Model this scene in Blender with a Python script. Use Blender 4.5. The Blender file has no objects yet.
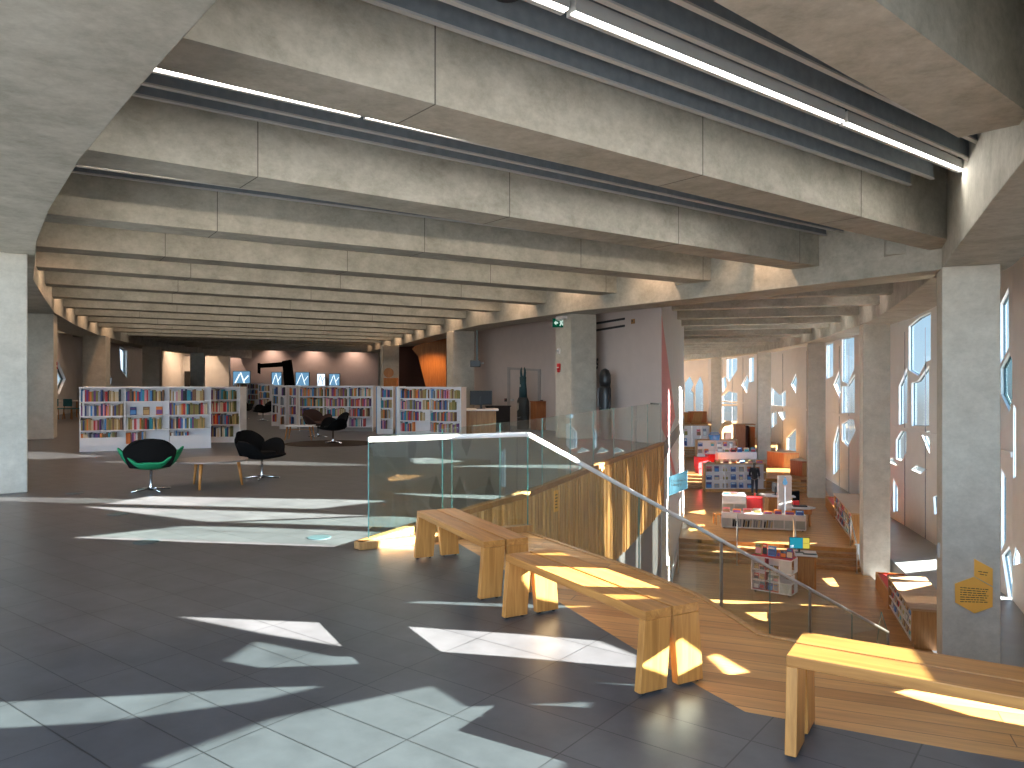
import bpy, bmesh, math, random
from mathutils import Vector, Matrix
from mathutils.geometry import tessellate_polygon
random.seed(7)
SC = bpy.context.scene
COL = SC.collection
# ---- survey of the place: level camera, eye 1.65 m above the upper floor, metres, +Y away from the camera
F, CX, HY, EH = 770.0, 512.0, 380.0, 1.65
Z0, Z1, Z2, Z3 = -4.8, -4.24, -3.68, -3.12          # terraces of the children's floor
def P(px, py, z=0.0):
    """point of the horizontal plane z seen at px, py"""
    D = (EH - z) * F / (py - HY)
    return Vector(((px - CX) / F * D, D, z))
def PX(px, D): return (px - CX) / F * D
def PZ(py, D): return EH - (py - HY) / F * D
def ray(px, py): return Vector(((px - CX) / F, 1.0, (HY - py) / F))

# ------------------------------------------------------------------ materials
MATS = {}
def newmat(name):
    m = bpy.data.materials.new(name); m.use_nodes = True
    nt = m.node_tree; nt.nodes.clear()
    out = nt.nodes.new('ShaderNodeOutputMaterial')
    MATS[name] = m
    return m, nt, out
def N(nt, t, **kw):
    n = nt.nodes.new('ShaderNode' + t)
    for k, v in kw.items():
        if k in n.inputs: n.inputs[k].default_value = v
        else: setattr(n, k, v)
    return n
def c4(c): return (c[0], c[1], c[2], 1.0)
def plain(name, col, rough=0.5, metal=0.0, spec=0.5, var=0.06, scale=6.0, bump=0.0):
    m, nt, out = newmat(name)
    b = N(nt, 'BsdfPrincipled', Roughness=rough, Metallic=metal)
    b.inputs['Specular IOR Level'].default_value = spec
    tc = N(nt, 'TexCoord'); nz = N(nt, 'TexNoise', Scale=scale, Detail=4.0)
    nt.links.new(tc.outputs['Object'], nz.inputs['Vector'])
    r = N(nt, 'ValToRGB')
    r.color_ramp.elements[0].position = .3; r.color_ramp.elements[1].position = .7
    r.color_ramp.elements[0].color = c4([x * (1 - var) for x in col])
    r.color_ramp.elements[1].color = c4([min(1, x * (1 + var)) for x in col])
    nt.links.new(nz.outputs['Fac'], r.inputs['Fac'])
    nt.links.new(r.outputs['Color'], b.inputs['Base Color'])
    if bump:
        bp = N(nt, 'Bump', Strength=bump, Distance=.02)
        nt.links.new(nz.outputs['Fac'], bp.inputs['Height']); nt.links.new(bp.outputs['Normal'], b.inputs['Normal'])
    nt.links.new(b.outputs[0], out.inputs[0])
    return m
def emit(name, col, s):
    m, nt, out = newmat(name)
    e = N(nt, 'Emission', Strength=s); e.inputs['Color'].default_value = c4(col)
    nt.links.new(e.outputs[0], out.inputs[0]); return m
def glass(name, tint, refl=1.0):
    m, nt, out = newmat(name)
    t = N(nt, 'BsdfTransparent'); t.inputs['Color'].default_value = c4(tint)
    g = N(nt, 'BsdfGlossy', Roughness=0.0); g.inputs['Color'].default_value = (.95, 1, 1, 1)
    lw = N(nt, 'LayerWeight', Blend=.5)
    pw = N(nt, 'Math', operation='POWER'); pw.inputs[1].default_value = 5.0
    ma = N(nt, 'Math', operation='MULTIPLY_ADD'); ma.inputs[1].default_value = .9 * refl; ma.inputs[2].default_value = .045 * refl
    mx = N(nt, 'MixShader')
    nt.links.new(lw.outputs['Facing'], pw.inputs[0]); nt.links.new(pw.outputs[0], ma.inputs[0])
    nt.links.new(ma.outputs[0], mx.inputs[0]); nt.links.new(t.outputs[0], mx.inputs[1]); nt.links.new(g.outputs[0], mx.inputs[2])
    nt.links.new(mx.outputs[0], out.inputs[0]); return m
def concrete(name, c1, c2, s=1.0, rough=.75):
    m, nt, out = newmat(name)
    b = N(nt, 'BsdfPrincipled', Roughness=rough); b.inputs['Specular IOR Level'].default_value = .3
    tc = N(nt, 'TexCoord')
    n1 = N(nt, 'TexNoise', Scale=1.9 * s, Detail=9.0, Roughness=.72, Distortion=.15)
    n2 = N(nt, 'TexNoise', Scale=11.0 * s, Detail=6.0, Roughness=.75)
    mp = N(nt, 'Mapping'); mp.inputs['Scale'].default_value = (1, 1, 1.3)
    nt.links.new(tc.outputs['Object'], mp.inputs['Vector'])
    nt.links.new(mp.outputs[0], n1.inputs['Vector']); nt.links.new(mp.outputs[0], n2.inputs['Vector'])
    ad = N(nt, 'Math', operation='ADD'); ml = N(nt, 'Math', operation='MULTIPLY'); ml.inputs[1].default_value = .45
    nt.links.new(n2.outputs['Fac'], ml.inputs[0]); nt.links.new(n1.outputs['Fac'], ad.inputs[0]); nt.links.new(ml.outputs[0], ad.inputs[1])
    r = N(nt, 'ValToRGB'); r.color_ramp.elements[0].position = .5; r.color_ramp.elements[1].position = .95
    r.color_ramp.elements[0].color = c4(c1); r.color_ramp.elements[1].color = c4(c2)
    nt.links.new(ad.outputs[0], r.inputs['Fac']); nt.links.new(r.outputs['Color'], b.inputs['Base Color'])
    bp = N(nt, 'Bump', Strength=.12, Distance=.01)
    nt.links.new(n2.outputs['Fac'], bp.inputs['Height']); nt.links.new(bp.outputs['Normal'], b.inputs['Normal'])
    nt.links.new(b.outputs[0], out.inputs[0]); return m
def wood(name, c1, c2, axis=0, rough=.42, s=1.0):
    """grain runs along the local axis"""
    m, nt, out = newmat(name)
    b = N(nt, 'BsdfPrincipled', Roughness=rough); b.inputs['Specular IOR Level'].default_value = .35
    tc = N(nt, 'TexCoord'); mp = N(nt, 'Mapping')
    sc = [16 * s, 16 * s, 16 * s]; sc[axis] = 1.1 * s; mp.inputs['Scale'].default_value = sc
    n1 = N(nt, 'TexNoise', Scale=1.6, Detail=5.0, Roughness=.6, Distortion=.6)
    nt.links.new(tc.outputs['Object'], mp.inputs['Vector']); nt.links.new(mp.outputs[0], n1.inputs['Vector'])
    r = N(nt, 'ValToRGB'); r.color_ramp.elements[0].position = .34; r.color_ramp.elements[1].position = .68
    r.color_ramp.elements[0].color = c4(c1); r.color_ramp.elements[1].color = c4(c2)
    nt.links.new(n1.outputs['Fac'], r.inputs['Fac']); nt.links.new(r.outputs['Color'], b.inputs['Base Color'])
    nt.links.new(b.outputs[0], out.inputs[0]); return m
def boards(name, c1, c2, cm, ang, w, h, mortar=.004, rough=.4, offset=.5, bias=0.0, grain=True, spec=.4):
    """floor boards / tiles as a pattern rotated by ang"""
    m, nt, out = newmat(name)
    b = N(nt, 'BsdfPrincipled', Roughness=rough); b.inputs['Specular IOR Level'].default_value = spec
    tc = N(nt, 'TexCoord'); mp = N(nt, 'Mapping'); mp.inputs['Rotation'].default_value = (0, 0, -ang)
    br = N(nt, 'TexBrick', Scale=1.0); br.offset = offset; br.squash = 1.0
    br.inputs['Color1'].default_value = c4(c1); br.inputs['Color2'].default_value = c4(c2); br.inputs['Mortar'].default_value = c4(cm)
    br.inputs['Mortar Size'].default_value = mortar; br.inputs['Mortar Smooth'].default_value = .1
    br.inputs['Brick Width'].default_value = w; br.inputs['Row Height'].default_value = h; br.inputs['Bias'].default_value = bias
    nt.links.new(tc.outputs['Object'], mp.inputs['Vector']); nt.links.new(mp.outputs[0], br.inputs['Vector'])
    m2 = N(nt, 'Mapping'); m2.inputs['Scale'].default_value = (1.2, 14, 1) if grain else (2.2, 2.2, 2.2)
    nz = N(nt, 'TexNoise', Scale=1.5, Detail=6.0, Roughness=.65)
    nt.links.new(mp.outputs[0], m2.inputs['Vector']); nt.links.new(m2.outputs[0], nz.inputs['Vector'])
    mr = N(nt, 'MapRange'); mr.inputs['From Min'].default_value = .3; mr.inputs['From Max'].default_value = .7
    mr.inputs['To Min'].default_value = .74; mr.inputs['To Max'].default_value = 1.2
    nt.links.new(nz.outputs['Fac'], mr.inputs['Value'])
    mx = N(nt, 'Mix', data_type='RGBA', blend_type='MULTIPLY'); mx.inputs['Factor'].default_value = 1.0
    nt.links.new(br.outputs['Color'], mx.inputs['A']); nt.links.new(mr.outputs[0], mx.inputs['B'])
    nt.links.new(mx.outputs['Result'], b.inputs['Base Color'])
    bp = N(nt, 'Bump', Strength=.25, Distance=.004, invert=True)
    nt.links.new(br.outputs['Fac'], bp.inputs['Height']); nt.links.new(bp.outputs['Normal'], b.inputs['Normal'])
    nt.links.new(b.outputs[0], out.inputs[0]); return m

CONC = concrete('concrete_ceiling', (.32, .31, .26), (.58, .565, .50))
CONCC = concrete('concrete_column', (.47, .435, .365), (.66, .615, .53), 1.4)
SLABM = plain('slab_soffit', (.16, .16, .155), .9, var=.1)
TILE_A = math.atan2(-.59 * 1.04, .808)
TILE = boards('slate_tile', (.072, .069, .074), (.086, .083, .087), (.024, .023, .025), TILE_A, .63, .315, .004, .36, 0.0, grain=False, spec=.45)
DECKM = boards('oak_deck', (.42, .185, .05), (.60, .30, .10), (.16, .07, .025), math.atan2(-.344, .877), 1.7, .135, .003, .38)
LOWM = boards('oak_floor', (.36, .165, .05), (.52, .265, .09), (.14, .06, .02), math.atan2(-.33, .95), 1.6, .12, .003, .3)
STEPM = wood('oak_step', (.26, .13, .05), (.42, .22, .09), 0)
GREYFL = plain('grey_floor', (.22, .225, .225), .35, var=.1, scale=1.5)
OAK = wood('oak_bench', (.34, .125, .028), (.54, .225, .055), 0, .4)
OAKV = wood('oak_bench_upright', (.36, .135, .03), (.56, .235, .058), 2, .4)
OAKD = wood('oak_dark', (.30, .14, .045), (.46, .23, .08), 2, .4)
OAKT = wood('oak_top', (.36, .21, .11), (.50, .32, .18), 1, .4)
REDOAK = wood('red_oak', (.30, .09, .03), (.42, .15, .05), 2, .4)
SLATM = wood('oak_slat', (.50, .26, .085), (.76, .45, .18), 2, .45, .7)
WHITE = plain('white_lacquer', (.81, .755, .74), .35, var=.02)
FACW = plain('facade_white', (.82, .79, .76), .5, var=.03, scale=2)
WALLP = plain('wall_plaster', (.60, .50, .455), .6, var=.03, scale=3)
WALLW = plain('wall_white', (.72, .72, .72), .5, var=.03, scale=3)
PINK = plain('pink_paint', (.78, .27, .27), .5, var=.03)
GREYW = plain('grey_paint', (.30, .30, .33), .6, var=.05)
BAFF = plain('baffle_blue_grey', (.23, .27, .31), .7, var=.12, scale=9)
BTRIM = plain('baffle_edge', (.55, .56, .56), .45, var=.03)
BLACK = plain('black_fabric', (.006, .0055, .0055), .9, spec=.08)
BLACKP = plain('black_plastic', (.015, .015, .017), .35)
GREEN = plain('green_velvet', (.012, .20, .085), .7, spec=.2, var=.1, scale=20)
BROWN = plain('brown_fabric', (.05, .025, .02), .85, spec=.2)
RUGM = plain('rug_brown', (.055, .04, .032), .95, spec=.1, var=.2, scale=40)
CHROME = plain('chrome', (.75, .75, .76), .15, 1.0, var=.02)
STEEL = plain('brushed_steel', (.62, .63, .64), .32, 1.0, var=.03)
RAILW = plain('rail_satin', (.88, .87, .85), .3, 0, var=.02)
RED = plain('red_paint', (.62, .02, .025), .45)
YELLOW = plain('yellow_panel', (.95, .48, .08), .5, var=.03)
DKINK = plain('dark_ink', (.06, .035, .02), .6)
TEAL = plain('teal_fabric', (.03, .20, .22), .7)
BLUESIGN = plain('sign_blue', (.10, .24, .33), .5)
MAROON = plain('maroon_wall', (.06, .018, .012), .8)
ORANGEW = wood('orange_timber', (.36, .13, .025), (.5, .2, .045), 2, .45)
GREYT = plain('table_grey', (.22, .19, .18), .4)
GREENSIGN = emit('exit_green', (.0, .16, .075), .25)
WHITEEM = emit('white_glyph', (.7, .9, .8), .5)
LAMPE = emit('lamp_diffuser', (1, .93, .84), 9.0)
SCRBLUE = emit('screen_blue', (.18, .40, .62), .5)
SCRTEAL = emit('screen_teal', (.02, .25, .34), .7)
SCRYEL = emit('screen_yellow', (.6, .5, .08), .7)
SCRWHITE = emit('screen_white', (.8, .9, 1), 1.0)
GLASS = glass('clear_glass', (.93, .975, .965), 1.0)
GEDGE = plain('glass_edge', (.10, .27, .25), .15)
PANE = glass('window_pane', (.93, .98, 1.0), .3)
DIM_PANE = glass('sun_dimming_pane', (.54, .64, .655), .3)  # assumed frit, tint added to dim the sun through these panes
DIM_PANE2 = glass('half_dimming_pane', (.56, .70, .72), .3)
DIM_PANE3 = glass('dense_dimming_pane', (.20, .20, .19), .3)
FRAMEM = plain('window_frame_dark', (.05, .08, .09), .4)

# ------------------------------------------------------------------ mesh builder
class MB:
    def __init__(s): s.v = []; s.f = []; s.m = []
    def add(s, vs, fs, m=0):
        o = len(s.v); s.v += [tuple(x) for x in vs]
        for f in fs: s.f.append([o + i for i in f]); s.m.append(m)
        return s
    def box(s, x0, y0, z0, x1, y1, z1, m=0):
        return s.hexa([(x0, y0, z0), (x1, y0, z0), (x1, y1, z0), (x0, y1, z0), (x0, y0, z1), (x1, y0, z1), (x1, y1, z1), (x0, y1, z1)], m)
    def hexa(s, p, m=0):
        return s.add(p, [(3, 2, 1, 0), (4, 5, 6, 7), (0, 1, 5, 4), (1, 2, 6, 5), (2, 3, 7, 6), (3, 0, 4, 7)], m)
    def obox(s, c, ux, uy, uz, m=0):
        c, ux, uy, uz = Vector(c), Vector(ux), Vector(uy), Vector(uz)
        return s.hexa([c - ux - uy - uz, c + ux - uy - uz, c + ux + uy - uz, c - ux + uy - uz, c - ux - uy + uz, c + ux - uy + uz, c + ux + uy + uz, c - ux + uy + uz], m)
    def extr(s, poly, vec, m=0, mside=None):
        """a 3-D polygon pushed along vec"""
        vec = Vector(vec).to_3d(); a = [Vector(p).to_3d() for p in poly]; n = len(a)
        tri = [tuple(t) for t in tessellate_polygon([a])]
        nr = Vector((0, 0, 0))
        for t in tri: nr += (a[t[1]] - a[t[0]]).cross(a[t[2]] - a[t[0]])
        if nr.dot(vec) < 0: tri = [t[::-1] for t in tri]
        s.add(a, [t[::-1] for t in tri], m); s.add([p + vec for p in a], tri, m)
        ms = m if mside is None else mside
        s.add(a + [p + vec for p in a], [(i, (i + 1) % n, n + (i + 1) % n, n + i) for i in range(n)], ms)
        return s
    def prism(s, xy, z0, z1, m=0, mside=None):
        return s.extr([(x, y, z0) for x, y in xy], (0, 0, z1 - z0), m, mside)
    def tube(s, pts, r, n=8, m=0, closed=False):
        pts = [Vector(p) for p in pts]; k = len(pts); rs = r if isinstance(r, (list, tuple)) else [r] * k
        up = None; rings = []
        for i, p in enumerate(pts):
            d = (pts[min(i + 1, k - 1)] - pts[max(i - 1, 0)]).normalized()
            if up is None or abs(d.dot(up)) > .98: up = Vector((0, 0, 1)) if abs(d.z) < .9 else Vector((1, 0, 0))
            a = d.cross(up).normalized(); b = a.cross(d).normalized(); up = b
            rings.append([p + (a * math.cos(2 * math.pi * j / n) + b * math.sin(2 * math.pi * j / n)) * rs[i] for j in range(n)])
        vs = [q for R in rings for q in R]; fs = []
        for i in range(k - 1):
            for j in range(n):
                fs.append((i * n + j, i * n + (j + 1) % n, (i + 1) * n + (j + 1) % n, (i + 1) * n + j))
        fs.append(tuple(range(n))[::-1]); fs.append(tuple((k - 1) * n + j for j in range(n)))
        return s.add(vs, fs, m)
    def lathe(s, prof, n=24, c=(0, 0, 0), m=0):
        vs = []; fs = []; k = len(prof)
        for r, z in prof:
            for j in range(n):
                a = 2 * math.pi * j / n; vs.append((c[0] + r * math.cos(a), c[1] + r * math.sin(a), c[2] + z))
        for i in range(k - 1):
            for j in range(n): fs.append((i * n + j, i * n + (j + 1) % n, (i + 1) * n + (j + 1) % n, (i + 1) * n + j))
        fs.append(tuple(range(n))[::-1]); fs.append(tuple((k - 1) * n + j for j in range(n)))
        return s.add(vs, fs, m)
    def sweep(s, path, lo, hi, z0, z1, m=0):
        """a rectangular beam along a plan polyline; lo..hi are offsets to the right of travel"""
        n = len(path); path = [Vector((p[0], p[1])) for p in path]; rings = []
        for i in range(n):
            d = (path[min(i + 1, n - 1)] - path[max(i - 1, 0)]).normalized(); r = Vector((d.y, -d.x))
            A = path[i] + r * lo; B = path[i] + r * hi
            rings += [(A.x, A.y, z0), (B.x, B.y, z0), (B.x, B.y, z1), (A.x, A.y, z1)]
        fs = []
        for i in range(n - 1):
            a, b = i * 4, i * 4 + 4
            for j in range(4): fs.append((a + j, b + j, b + (j + 1) % 4, a + (j + 1) % 4))
        fs += [(0, 1, 2, 3), (4 * n - 1, 4 * n - 2, 4 * n - 3, 4 * n - 4)]
        return s.add(rings, fs, m)
    def mesh(s, name, mats, smooth=False):
        me = bpy.data.meshes.new(name); me.from_pydata(s.v, [], s.f)
        for m in (mats if isinstance(mats, (list, tuple)) else [mats]): me.materials.append(m)
        me.polygons.foreach_set('material_index', s.m)
        bm = bmesh.new(); bm.from_mesh(me); bmesh.ops.remove_doubles(bm, verts=bm.verts, dist=1e-5)
        bmesh.ops.recalc_face_normals(bm, faces=bm.faces); bm.to_mesh(me); bm.free()
        if smooth:
            for p in me.polygons: p.use_smooth = True
        me.update(); return me
    def build(s, name, mats, parent=None, smooth=False, bevel=0, seg=2):
        o = bpy.data.objects.new(name, s.mesh(name, mats, smooth)); COL.objects.link(o)
        if parent is not None: o.parent = parent
        if bevel:
            b = o.modifiers.new('bevel', 'BEVEL'); b.width = bevel; b.segments = seg; b.limit_method = 'ANGLE'
        return o
def tag(o, label, cat, group=None, kind=None):
    o['label'] = label; o['category'] = cat
    if group: o['group'] = group
    if kind: o['kind'] = kind
    return o
def thing(name, label, cat, loc=(0, 0, 0), rz=0.0, group=None):
    o = bpy.data.objects.new(name, None); COL.objects.link(o); o.location = loc; o.rotation_euler = (0, 0, rz); o.empty_display_size = .1
    return tag(o, label, cat, group)
def struct(o, label=None, cat=None):
    o['kind'] = 'structure'
    if label: o['label'] = label
    if cat: o['category'] = cat
    return o
def dup(root, loc, rz, label=None, group=None):
    r = root.copy(); COL.objects.link(r); r.location = loc; r.rotation_euler = (0, 0, rz)
    if label: r['label'] = label
    if group: r['group'] = group
    for ch in list(root.children):
        c = ch.copy(); COL.objects.link(c); c.parent = r
        for g in list(ch.children):
            d = g.copy(); COL.objects.link(d); d.parent = c
    return r
ORD = ['first', 'second', 'third', 'fourth', 'fifth', 'sixth', 'seventh', 'eighth', 'ninth', 'tenth', 'eleventh', 'twelfth', 'thirteenth',
       'fourteenth', 'fifteenth', 'sixteenth', 'seventeenth', 'eighteenth', 'nineteenth', 'twentieth', 'twenty-first', 'twenty-second', 'twenty-third', 'twenty-fourth', 'twenty-fifth', 'twenty-sixth']
def path_at(path, s):
    for a, b in zip(path, path[1:]):
        a, b = Vector(a), Vector(b); L = (b - a).length
        if s <= L: return a + (b - a) * (s / L), (b - a).normalized()
        s -= L
    return b, (b - a).normalized()
def cross_line(p, d, path):
    """plan intersections of the line p + t d with a polyline, as t values"""
    out = []
    for a, b in zip(path, path[1:]):
        a, b = Vector(a[:2]), Vector(b[:2]); e = b - a; den = d.x * e.y - d.y * e.x
        if abs(den) < 1e-9: continue
        w = a - p; t = (w.x * e.y - w.y * e.x) / den; u = (w.x * d.y - w.y * d.x) / den
        if -1e-6 <= u <= 1 + 1e-6: out.append(t)
    return out
# ================================================================== THE SETTING
JOINT = plain('concrete_joint', (.16, .155, .135), .9)
LR = [(2.0, -.6), (.2, 1.75), (-1.43, 3.75), (-2.15, 4.62), (-2.7, 5.3), (-3.63, 6.47), (-5.03, 8.37), (-6.29, 10.2), (-7.5, 12.1), (-8.83, 14.2), (-10.46, 17.2),
      (-12.6, 21.2), (-14.7, 25.9), (-17, 31.6), (-18.8, 37.4), (-20.9, 45.8), (-21.8, 52.7), (-22.3, 66)]
RR = [(1.3, -.6), (2.9, 3.3), (4.3, 6.47), (4.93, 7.9), (6.5, 11.4), (7.2, 12.9), (8.9, 17.4), (11, 23.3), (13.2, 32), (14.95, 40), (16.35, 52), (16.55, 64), (15.6, 78)]
IR = [(7.2, 12.9), (4.82, 16.5), (1.63, 20.9), (-1.08, 25.9), (-3.6, 33), (-5.9, 40.6), (-8.2, 47), (-9.6, 51)]
FAC = [(2.2, -4.5), (10.1, 12.8), (13.4, 20.6), (15.2, 27.8), (17.5, 38.8), (19.2, 46), (20.0, 54), (20.2, 64), (19.8, 78)]
EDGE = [(-1.45, 7.61), (-.52, 9.55), (.23, 10.95), (1.73, 14.77), (3.81, 19.55)]     # rim of the upper floor above the stairwell
TIP = (-1.5, 7.5)
TILE_EDGE = [(-.546, 7.79), (.35, 5.72), (.776, 4.67), (1.03, 4.1), (1.16, 3.83), (1.428, 3.70), (2.21, 3.326), (5.0, 2.2)]
DECK_EDGE = [(6.5, 2.9), (5.0, 3.35), (2.8, 4.25), (2.0, 4.7), (1.6, 4.98), (1.43, 5.85), (1.1, 6.65), (.13, 8.4)]
struct(MB().prism([(-11.5, 9), (-4.5, -1.8), (4.6, -1.8), (5.0, 2.2)] + TILE_EDGE[::-1][1:] + [TIP] + EDGE[1:] + [(7.5, 33.6), (8.5, 42), (0, 78), (-34, 78), (-34, 30)], -.45, 0).build('floor', TILE), 'dark slate tiled floor of the upper reading level', 'floor')
struct(MB().prism([TIP] + TILE_EDGE + [(6.4, 1.6)] + DECK_EDGE, -.5, 0).build('floor', DECKM), 'oak boarded landing along the edge of the slate tiles', 'floor')
curb = MB()
for path in ([TIP, (.2, 8.42)], [TIP] + EDGE[1:]): curb.sweep(path, -.05, .06, .001, .075)
curb.sweep(DECK_EDGE[3:], -.02, .03, .0005, .012)
struct(curb.build('trim_1', OAKD, bevel=.006), 'low oak curb under the glass guards', 'trim')
# ---- children's floor, terraces and their steps
EDGES = [((6.05, 27.6), (11.75, 25.87)), ((8.2, 42.6), (15.4, 40.0)), ((9.5, 54.5), (17.6, 51.6)), ((11, 67), (19.5, 64.2))]
struct(MB().prism([(-4, 4), (7, 3.2), (8.3, 12.4), (10.0, 18.3), (11.2, 22), (11.9, 25.9), (11.6, 30), (-4, 33)], Z0 - .3, Z0).build('floor', LOWM), 'oak board floor of the lower level at the foot of the stairs', 'floor')
ZT = [Z1, Z2, Z3, Z3 + .56]
for k, (a, b) in enumerate(EDGES):
    a, b = Vector(a), Vector(b); d = (b - a).normalized(); n = Vector((-d.y, d.x))
    z0 = ([Z0] + ZT)[k]
    for j in range(3):
        A, B = a - d * 1.5 + n * (.36 * j), b + n * (.36 * j); Q = n * .36
        struct(MB().prism([A, B, B + Q, A + Q], z0 - .3, z0 + .14 * (j + 1)).build('step', STEPM, bevel=.008), 'oak step across the children\'s floor', 'step')
    A, B = a - d * 3 + n * 1.08, b + n * 1.08; L = 16 if k < 3 else 14
    struct(MB().prism([A, B, B + n * L + d * .4, A + n * L + d * 2], ZT[k] - .3, ZT[k]).build('floor', LOWM), 'oak board terrace of the children\'s floor', 'floor')
outer = [(p[0] + .95, p[1]) for p in RR[3:]]
inner = [(p[0] + 3.6, p[1] - .5) for p in RR[3:]]
struct(MB().prism(outer[1:] + [(19.8, 78), (20.3, 60), (19.6, 50), (17.2, 38), (15.3, 28), (14, 20.6), (10.8, 12.8), (8.2, 6.6)], Z0, Z1 - .004).build('floor', GREYFL), 'grey floor strip beyond the concrete columns', 'floor')
# ---- bleacher stairs falling away from the landing
st = MB(); d = Vector((.7, .715)).normalized(); r = Vector((d.y, -d.x)); base = Vector((.16, 8.4))
ns = 29
for i in range(ns):
    s0, s1 = -1.4 + i * .30, -1.4 + (i + 1) * .30 + .02
    A = base + d * s0 + r * .02; B = base + d * s1 + r * .02; zt = -.165 * (i + 1) - .05
    w = 9.5 - .06 * i
    if zt - .3 > Z0 - .3: st.prism([A, B, B + r * w, A + r * w], max(zt - .5, Z0 - .2), zt)
struct(st.build('stairs', STEPM), 'wide oak stairs down to the children\'s floor', 'stairs')
# ---- ceiling
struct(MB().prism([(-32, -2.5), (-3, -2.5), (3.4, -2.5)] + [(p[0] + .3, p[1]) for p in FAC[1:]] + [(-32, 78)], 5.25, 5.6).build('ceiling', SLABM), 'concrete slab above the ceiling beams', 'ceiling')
for nm, path, lo, hi, lab in (('edge_beam', LR, -1.0, 0, 'curved concrete ring beam along the window side behind the green chair'), ('edge_beam', RR, 0, 1.0, 'curved concrete ring beam over the sunny window columns'), ('edge_beam', IR, 0, 1.0, 'curved concrete ring beam carrying the ends of the long beams')):
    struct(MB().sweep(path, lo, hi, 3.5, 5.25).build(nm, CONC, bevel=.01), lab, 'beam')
BEAMS = [((2.09, 4.45), (4.17, 6.27)), ((-2.1, 4.96), (6.83, 12.07)), ((-4.03, 7.37), (5.99, 14.9)), ((-6.15, 10.2), (4.4, 17.06)), ((-7.8, 12.64), (2.92, 19.67)), ((-9.2, 14.9), (1.52, 22.5)), ((-10.7, 17.5), (.1, 24.9))]
dU = (Vector(BEAMS[-1][1]) - Vector(BEAMS[-1][0])).normalized(); nU = Vector((-dU.y, dU.x))
for k in range(1, 14):
    p = Vector(BEAMS[6][0]) + nU * 3.05 * k; BEAMS.append((tuple(p), tuple(p + dU * 5)))
BL = []
def beam(a, b, w=.62, zb=3.85):
    a, b = Vector(a), Vector(b); d = (b - a).normalized(); n = Vector((-d.y, d.x)) * w
    m = MB().prism([a, b, b + n, a + n], zb, 5.25); L = (b - a).length; s = 2.1 + (a.y * 1.7) % 1.5; k = n.normalized() * .0025
    while s < L - .5:            # dark formwork joints on the near face and the soffit
        c = a + d * s; e = d * .012
        m.prism([c - k, c + e - k, c + e, c], zb, 5.2, 1); m.prism([c, c + e, c + e + n, c + n], zb - .0025, zb, 1); s += 3.4
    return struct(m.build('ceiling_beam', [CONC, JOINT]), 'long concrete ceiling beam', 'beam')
far_wall = [(-34, 66), (10, 66)]
for k, (a, b) in enumerate(BEAMS):
    a, b = Vector(a), Vector(b); d = (b - a).normalized()
    tl = [t for t in cross_line(a, d, LR) if t < 4]; tr = [t for t in cross_line(a, d, (IR if k > 0 else RR)) if t > 0]
    if not tr: tr = [t for t in cross_line(a, d, [(-9.6, 51), (-9.6, 66)]) if t > 0] or [14]
    t0 = max(tl) if tl else 0
    A = a + d * (t0 - .3); B = a + d * (min(tr) + .3)
    if A.y < 65.5: beam(A, B if B.y < 65.5 else A + d * ((65.5 - A.y) / d.y)); BL.append((A, B, d))
dC = Vector((-.955, .297)); RC = [P(*q, 3.85) for q in ((895, 295), (878, 305.5), (862, 315.5), (847, 323), (832, 328), (819, 334), (806, 337.5), (793, 342))]
for k in range(9): RC.append(RC[7] + (RC[7] - RC[4]) / 3 * (k + 1) + Vector((-.12 * k, 0, 0)))
for p in [RC[0] + Vector((-1.25, -3.3, 0)), RC[0] + Vector((-2.4, -6.2, 0))] + RC:
    p = p.xy; tt = [t for t in cross_line(p, dC, IR) if t > .5]
    L = min(tt) if tt else 12
    beam(p - dC * .4, p + dC * min(L - .3, 12), .5)
# ---- columns, turned with the ring beams
def column(corner, path_dir, w, z0, z1, sx=1, label=None, m=None):
    t = Vector(path_dir).normalized(); p = Vector((t.y, -t.x)) * sx; c = Vector(corner)
    return struct(MB().prism([c, c + p * w, c + p * w + t * w, c + t * w], z0, z1).build('column', m or CONCC, bevel=.015), label or 'square board-marked concrete column', 'column')
for px, D, z in ((942, 12.6, Z0), (863, 25.4, Z0), (808, 38.6, Z1), (758, 51.5, Z2), (711.5, 64, Z3)):
    X = PX(px, D); dd = (.40, .917) if D < 20 else (.29, .957) if D < 45 else (.2, .98)
    column((X, D), dd, .82, z - .1, 3.5)
for px, D in ((571, 21.45), (453, 29.0), (383, 40.6), (380, 50.0)):
    dd = (-.46, .888) if D < 24 else (-.36, .93) if D < 35 else (-.32, .95)
    column((PX(px, D), D), dd, .85, 0, 3.5)
for px, D in ((21, 11.95), (57, 22.3), (110, 33.0), (162, 43.5), (205, 54)):
    dd = (-.62, .78) if D < 15 else (-.42, .91) if D < 30 else (-.27, .96)
    t = Vector(dd).normalized(); column(Vector((PX(px, D), D)) - t * .8, t, .88, 0, 3.5, sx=-1)
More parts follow.
